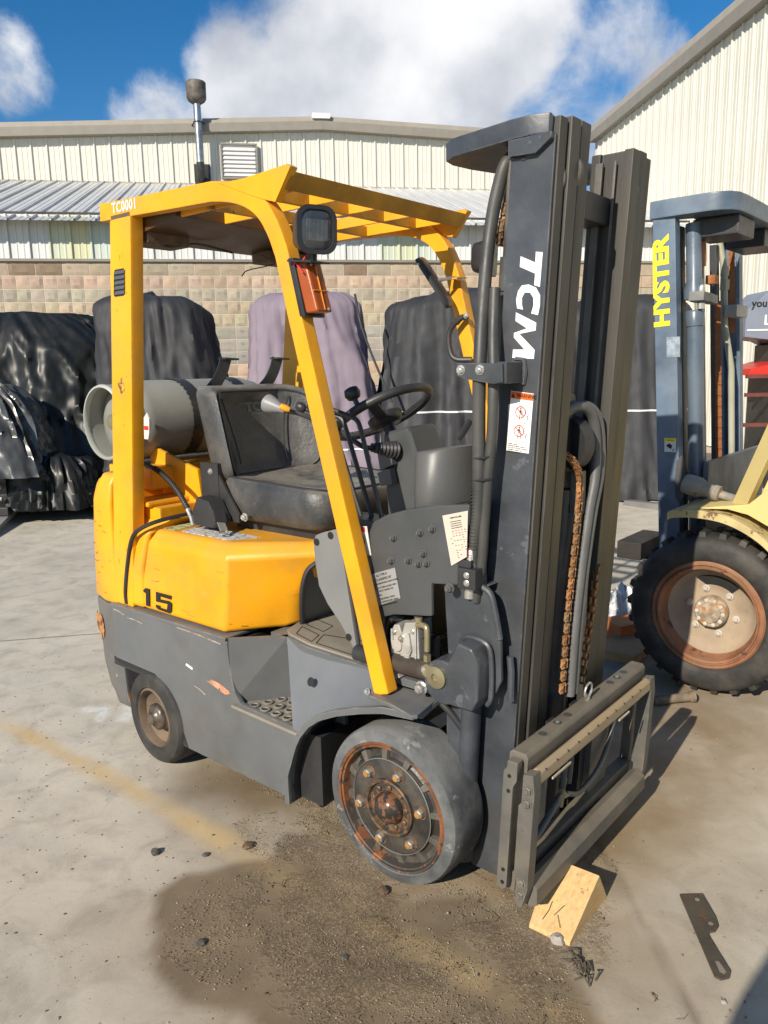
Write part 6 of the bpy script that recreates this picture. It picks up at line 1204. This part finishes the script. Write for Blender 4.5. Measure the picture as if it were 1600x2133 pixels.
hl = B(MB().prism([(.283, 1.032), (.336, 1.032), (.338, 1.095), (.285, 1.095)], 'y', -.2478, -.2462), 'caution_label', paper, HM)
B(MB().prism([(.2845, 1.078), (.3375, 1.078), (.338, 1.0945), (.285, 1.0945)], 'y', -.2458, -.2452), 'yellow_band', ylw, hl)
text('WARNING', .009, frame((.332, -.2448, 1.0815), (-1, 0, 0), (0, 0, 1)), blackink, hl, .0001, 'lettering', .9, .0001)
B(MB().prism([(.330, 1.060), (.315, 1.072), (.300, 1.062), (.305, 1.045), (.318, 1.052)], 'y', -.2458, -.2452).prism([(.300, 1.040), (.290, 1.050), (.295, 1.036)], 'y', -.2458, -.2452), 'pictogram', blackink, hl)
B(MB().prism([(.285, 1.46), (.345, 1.46), (.35, 1.55), (.29, 1.55)], 'y', -.2472, -.2466), 'faded_label', mat('faded_label', (.24, .29, .34), .5, var=.3, vscale=30, chips=[((.36, .36, .33), .58, 40)], bump=0), HM)
B(MB().box(.40, .52, -.50, -.18, .515, .60).box(.40, .55, -.52, -.44, .46, .52), 'carriage_end', mat('wooden_black', (.035, .03, .026), .75, var=.4, bump=.4), HY, bevel=.008)
# ------------------------------------------------------------------ things at the right by the building
MC_ = empty('access_machine', (4.35, 9.0, 0), 0, 'slate grey panel printed LIFT above a red chassis by the right hand wall', 'machine')
slate = mat('slate_panel', (.19, .215, .27), .5, var=.05, bump=0)
MB().prism([(-.30, 1.98), (-.05, 2.20), (1.2, 2.25), (1.2, 1.62), (.10, 1.62), (.02, 1.66), (-.30, 1.70)], 'y', -.2, .35).build('panel', slate, MC_, bevel=.01)
MB().box(.02, .7, -.22, -.18, 1.45, 1.62).box(.05, .8, -.3, .3, 1.30, 1.62).build('black_boot', blackm, MC_, bevel=.02)
MB().prism([(-.30, 1.28), (-.28, 1.35), (.06, 1.43), (1.2, 1.45), (1.2, 1.28)], 'y', -.35, .35).build('red_chassis', mat('red_paint', (.55, .03, .02), .45, var=.1, bump=0), MC_, bevel=.005)
MB().box(.0, .1, -.3, .3, .0, 1.28).build('machine_leg', blackm, MC_, bevel=.01)
text('you can', .115, frame((-.245, -.203, 2.0), (1, 0, 0), (0, 0, 1)), blackink, MC_, .003)
text('LIFT', .15, frame((-.10, -.203, 1.80), (1, 0, 0), (.18, 0, 1)), white, MC_, .004); MB().box(-.28, 1.0, -.206, -.2022, 1.765, 1.782).build('underline', white, MC_)
RK = empty('pipe_rack', (4.2, 8.6, 0), 0, 'brown welded steel rack standing low against the cream wall', 'rack')
mb = MB(); brn = mat('oxide_steel', (.13, .035, .025), .6, var=.2, bump=.1)
for z in (1.05, 1.25, .72): MB().box(-.2, 1.1, -.02, .02, z, z + .04).build('rail', brn, RK)
for x in (.25, 1.05): MB().box(x, x + .04, -.02, .02, 0, 1.29).build('post', brn, RK)
# ------------------------------------------------------------------ loose things on the ground
def F2W(x, y): c_, s_ = math.cos(-.6966), math.sin(-.6966); return (.2795 + c_ * x - s_ * y, 2.3133 + s_ * x + c_ * y)
wood = mat('fresh_wood', (.58, .37, .15), .7, var=.12, vscale=7, stretch=(9, 1, 9), dust=.6, dustcol=(.66, .48, .26), dscale=14, chips=[((.25, .13, .05), .64, 13)], grime=((.36, .22, .10), 6, .5), bump=.3, bscale=40)
WB_ = empty('wooden_wedge', (*F2W(.46, -.25), 0), -.6966, 'pale orange wooden wedge chock under the front corner of the carriage', 'wedge')
B(MB().hexa([(-.058, -.115, 0), (.055, -.110, 0), (.050, .125, 0), (-.088, .12, 0), (-.058, -.113, .014), (.055, -.108, .012), (.054, .060, .104), (-.088, .056, .102)]), 'wood_block', wood, WB_, bevel=.0025)
B(MB().tube([(-.03, -.095, .028), (-.025, -.07, .042), (-.028, -.045, .052)], .0007, 5).tube([(.0, -.07, .040), (.012, -.085, .033), (.02, -.095, .028)], .0007, 5).tube([(-.008, -.075, .038), (.006, -.045, .056)], .0006, 5), 'wood_split', blackink, WB_)['kind'] = 'stuff'
pl_ = [(0.786, 1.885), (0.848, 1.885), (0.847, 1.84), (0.846, 1.795), (0.839, 1.76), (0.824, 1.743), (0.808, 1.74), (0.800, 1.73), (0.801, 1.67), (0.803, 1.608), (0.793, 1.591), (0.770, 1.585), (0.759, 1.595), (0.763, 1.64), (0.772, 1.736)]
bp = MB().prism(pl_, 'z', .004, .010).build('steel_bracket', mat('dirty_steel', (.050, .043, .032), .65, var=.25, vscale=18, dust=.6, dustcol=(.11, .09, .06), chips=[(RUST, .60, 40)], bump=.3), None, bevel=.0015)
tag(bp, 'flat dark steel bracket with an elongated slot lying on the concrete at lower right', 'bracket')
for (x, y, r) in ((.824, 1.859, .006), (.822, 1.767, .0065)): MB().lathe([(r, 0), (r, .0006)], (x, y, .0102), (0, 0, 1), 14).build('bolt_hole', mat('hole_floor', (.22, .19, .15), .8, bump=0) if 'hole_floor' not in MATS else MATS['hole_floor'], bp)
MB().prism([(.779, 1.640), (.788, 1.638), (.791, 1.606), (.784, 1.598), (.776, 1.606)], 'z', .0102, .0108).build('slot', MATS['hole_floor'], bp)
pp_ = MB().lathe([(.0, -.0), (.018, .0), (.019, .004), (.019, .165), (.024, .168), (.026, .185), (.014, .187)], (1.13, 3.09, .022), (.98, .14, .02), 18).build('pipe_offcut', mat('dusty_pipe', (.17, .13, .09), .8, var=.3, vscale=20, bump=.4), None, smooth=40)
tag(pp_, 'short dusty pipe offcut with a flared end on the ground behind the carriage', 'pipe')
def rock(name, x, y, r, m, label, cat, seed, fl=.6, st=1.0, group=None):
    mb = MB(); rows = []
    for i in range(1, 7):
        ph = math.pi * i / 7; row = []
        for j in range(10):
            a = 2 * math.pi * j / 10; n = 1 + .38 * noise.noise(Vector((math.sin(ph) * math.cos(a) * 1.6, math.sin(ph) * math.sin(a) * 1.6, math.cos(ph) * 1.6 + seed)))
            row.append((r * n * math.sin(ph) * math.cos(a) * st, r * n * math.sin(ph) * math.sin(a), r * fl * (1 - math.cos(ph) * n) - r * .15))
        rows.append(row)
    o = mb.grid(rows[::-1], True, True).build(name, m, None, smooth=22); o.location = (x, y, 0); o.rotation_euler = (0, 0, seed)
    return tag(o, label, cat, group)
stn = mat('dark_stone', (.085, .078, .068), .85, var=.4, vscale=60, bump=.6); clod = mat('earth_clod', (.12, .075, .045), .9, var=.4, vscale=60, bump=.7); pale = mat('pale_stone', (.36, .32, .28), .8, var=.2, vscale=50, bump=.4)
rock('stone', -.714, 2.125, .015, stn, 'dark angular stone alone on the pale concrete left of the sand', 'stone', 1.2)
rock('stone', .415, 1.722, .018, pale, 'pale grey pebble against the front edge of the wooden wedge', 'stone', 2.1, .75)
rock('stone', .751, 1.525, .007, pale, 'small white pebble near the bottom right, beside the steel bracket', 'stone', 4.1)
rock('clod', -.438, 2.150, .018, clod, 'reddish brown earth clod at the upper edge of the sand', 'clod', 3.3, .4)
rock('clod', -.560, 2.112, .011, stn, 'crumbled dark clod between the lone stone and the reddish clod', 'clod', 5.2, .4)
rock('clod', -.022, 1.925, .016, clod, 'brown clod touching the foot of the front tyre', 'clod', 6.6, .6)
rock('clod', -.49, 1.745, .014, stn, 'dark crumb of earth at the left border of the wet stain', 'clod', 7.6, .4)
rock('clod', -.12, 1.685, .010, stn, 'small dark clod in the middle of the sand', 'clod', 8.6, .4)
rt = MB(); rnd = random.Random(4)
for k in range(26):
    x, y = .457 + rnd.gauss(0, .010), 1.615 + rnd.gauss(0, .022); a = rnd.gauss(1.5, .5); L_ = rnd.uniform(.015, .05)
    rt.tube([(x, y, .004), (x + math.cos(a) * L_ * .5, y + math.sin(a) * L_ * .5, rnd.uniform(.006, .020)), (x + math.cos(a + .4) * L_, y + math.sin(a + .4) * L_, .003)], rnd.uniform(.0008, .0028), 5)
tag(rt.build('bark_clump', mat('dark_bark', (.06, .05, .035), .9, var=.4, bump=.4), None), 'clump of dark bark and dry stalks on the ground nearer than the wedge', 'bark', kind='stuff')
tw = MB()
for k in range(26):
    x, y = rnd.uniform(-.5, .75), rnd.uniform(1.35, 2.35); a = rnd.uniform(0, 6.28); L_ = rnd.uniform(.01, .045)
    tw.tube([(x, y, .006), (x + math.cos(a) * L_ * .5, y + math.sin(a) * L_ * .5, .009), (x + math.cos(a + .6) * L_, y + math.sin(a + .6) * L_, .006)], rnd.uniform(.0005, .0013), 4)
tag(tw.build('dry_twigs', mat('twig', (.13, .085, .05), .9, bump=0), None), 'thin dry stalks and twigs scattered over the sand', 'twigs', kind='stuff')
# rubbish seen between the masts
def crumple(name, x0, x1, y0, y1, h, m, label, cat, seed):
    rows = [[(x0 + (x1 - x0) * i / 22, y0 + (y1 - y0) * j / 18, .01 + h * (max(0, math.sin(math.pi * i / 22) * math.sin(math.pi * j / 18)) ** .5) * (.75 + .9 * noise.noise(Vector((i * .42, j * .42, seed))))) for i in range(23)] for j in range(19)]
    low = [[(x, y, .002) for x, y, z in r] for r in rows]
    o = MB().grid(rows).build(name, m, None, smooth=18); md = o.modifiers.new('thick', 'SOLIDIFY'); md.thickness = .004
    return tag(o, label, cat)
crumple('plastic_bag', 1.18, 1.55, 4.05, 4.5, .16, mat('white_plastic', (.62, .64, .64), .3, var=.15, bump=.3), 'crumpled pale plastic sheet on the ground behind the yellow forklift mast', 'plastic', 2)
bx = MB().box(-.10, .10, -.08, .08, 0, .10).build('box', mat('orange_box', (.50, .16, .04), .6, var=.15, bump=.1), None, bevel=.004); bx.location = (1.27, 3.93, 0); bx.rotation_euler = (0, 0, .4); tag(bx, 'small orange box beside the tyre of the cream forklift', 'box')
bx = MB().box(-.14, .14, -.10, .10, 0, .05).build('plank', mat('plank_wood', (.42, .25, .12), .7, var=.2, bump=.2), None, bevel=.004); bx.location = (1.20, 3.70, 0); bx.rotation_euler = (0, 0, .9); tag(bx, 'short brown wooden board on the ground under the orange box', 'board')
bx = MB().hexa([(-.35, -.05, 0), (.35, -.05, 0), (.35, .05, 0), (-.35, .05, 0), (-.33, -.045, .05), (.35, -.045, .07), (.35, .045, .07), (-.33, .045, .05)]).build('steel_channel', mat('grey_channel', (.17, .165, .155), .5, bump=.1), None); bx.location = (2.72, 7.62, 0); bx.rotation_euler = (0, 0, -.9); tag(bx, 'grey steel channel poking out from under the grey cover', 'steel bar')

# ------------------------------------------------------------------ the photographer, standing behind the camera
def person():
    J = [(0, 0, .96), (0, .01, 1.18), (0, 0, 1.42), (0, .02, 1.52), (0, .05, 1.60), (0, .05, 1.72),
         (-.17, 0, 1.42), (-.22, .08, 1.18), (-.08, .30, 1.34), (-.05, .38, 1.36),
         (.17, 0, 1.42), (.24, .10, 1.18), (.10, .34, 1.36), (.06, .40, 1.38),
         (-.10, 0, .90), (-.12, .02, .50), (-.13, -.02, .08), (-.14, .14, .03), (.10, 0, .90), (.12, .02, .50), (.13, -.02, .08), (.14, .14, .03)]
    E_ = [(0, 1), (1, 2), (2, 3), (3, 4), (4, 5), (2, 6), (6, 7), (7, 8), (8, 9), (2, 10), (10, 11), (11, 12), (12, 13), (0, 14), (14, 15), (15, 16), (16, 17), (0, 18), (18, 19), (19, 20), (20, 21)]
    R_ = [.15, .15, .15, .058, .09, .085, .075, .05, .038, .035, .075, .05, .038, .035, .095, .062, .045, .04, .095, .062, .045, .04]
    me = bpy.data.meshes.new('body'); me.from_pydata(J, E_, []); o = bpy.data.objects.new('body', me); C.objects.link(o)
    md = o.modifiers.new('skin', 'SKIN'); md.use_smooth_shade = True
    for i, r in enumerate(R_): me.skin_vertices[0].data[i].radius = (r, r)
    me.skin_vertices[0].data[0].use_root = True
    sb = o.modifiers.new('sub', 'SUBSURF'); sb.levels = 1; sb.render_levels = 2
    dg = bpy.context.evaluated_depsgraph_get(); m2 = bpy.data.meshes.new_from_object(o.evaluated_get(dg)); bpy.data.objects.remove(o)
    m2.materials.clear(); m2.materials.append(mat('clothes', (.08, .10, .15), .8, bump=.2)); m2.name = 'body'
    P = empty('person', (-.22, -.50, 0), -.35, 'person in dark clothes taking the picture, whose shadow crosses the bottom right corner', 'person')
    b = bpy.data.objects.new('body', m2); C.objects.link(b); b.parent = P
    MB().box(-.04, .04, .41, .42, 1.34, 1.49).build('phone', blackm, P, bevel=.004)
    MB().lathe([(.0, 1.60), (.075, 1.60), (.098, 1.66), (.10, 1.72), (.08, 1.78), (.03, 1.81), (0, 1.812)], (0, .035, 0), (0, 0, 1), 20).build('cap', blackm, P)
    return P
person()
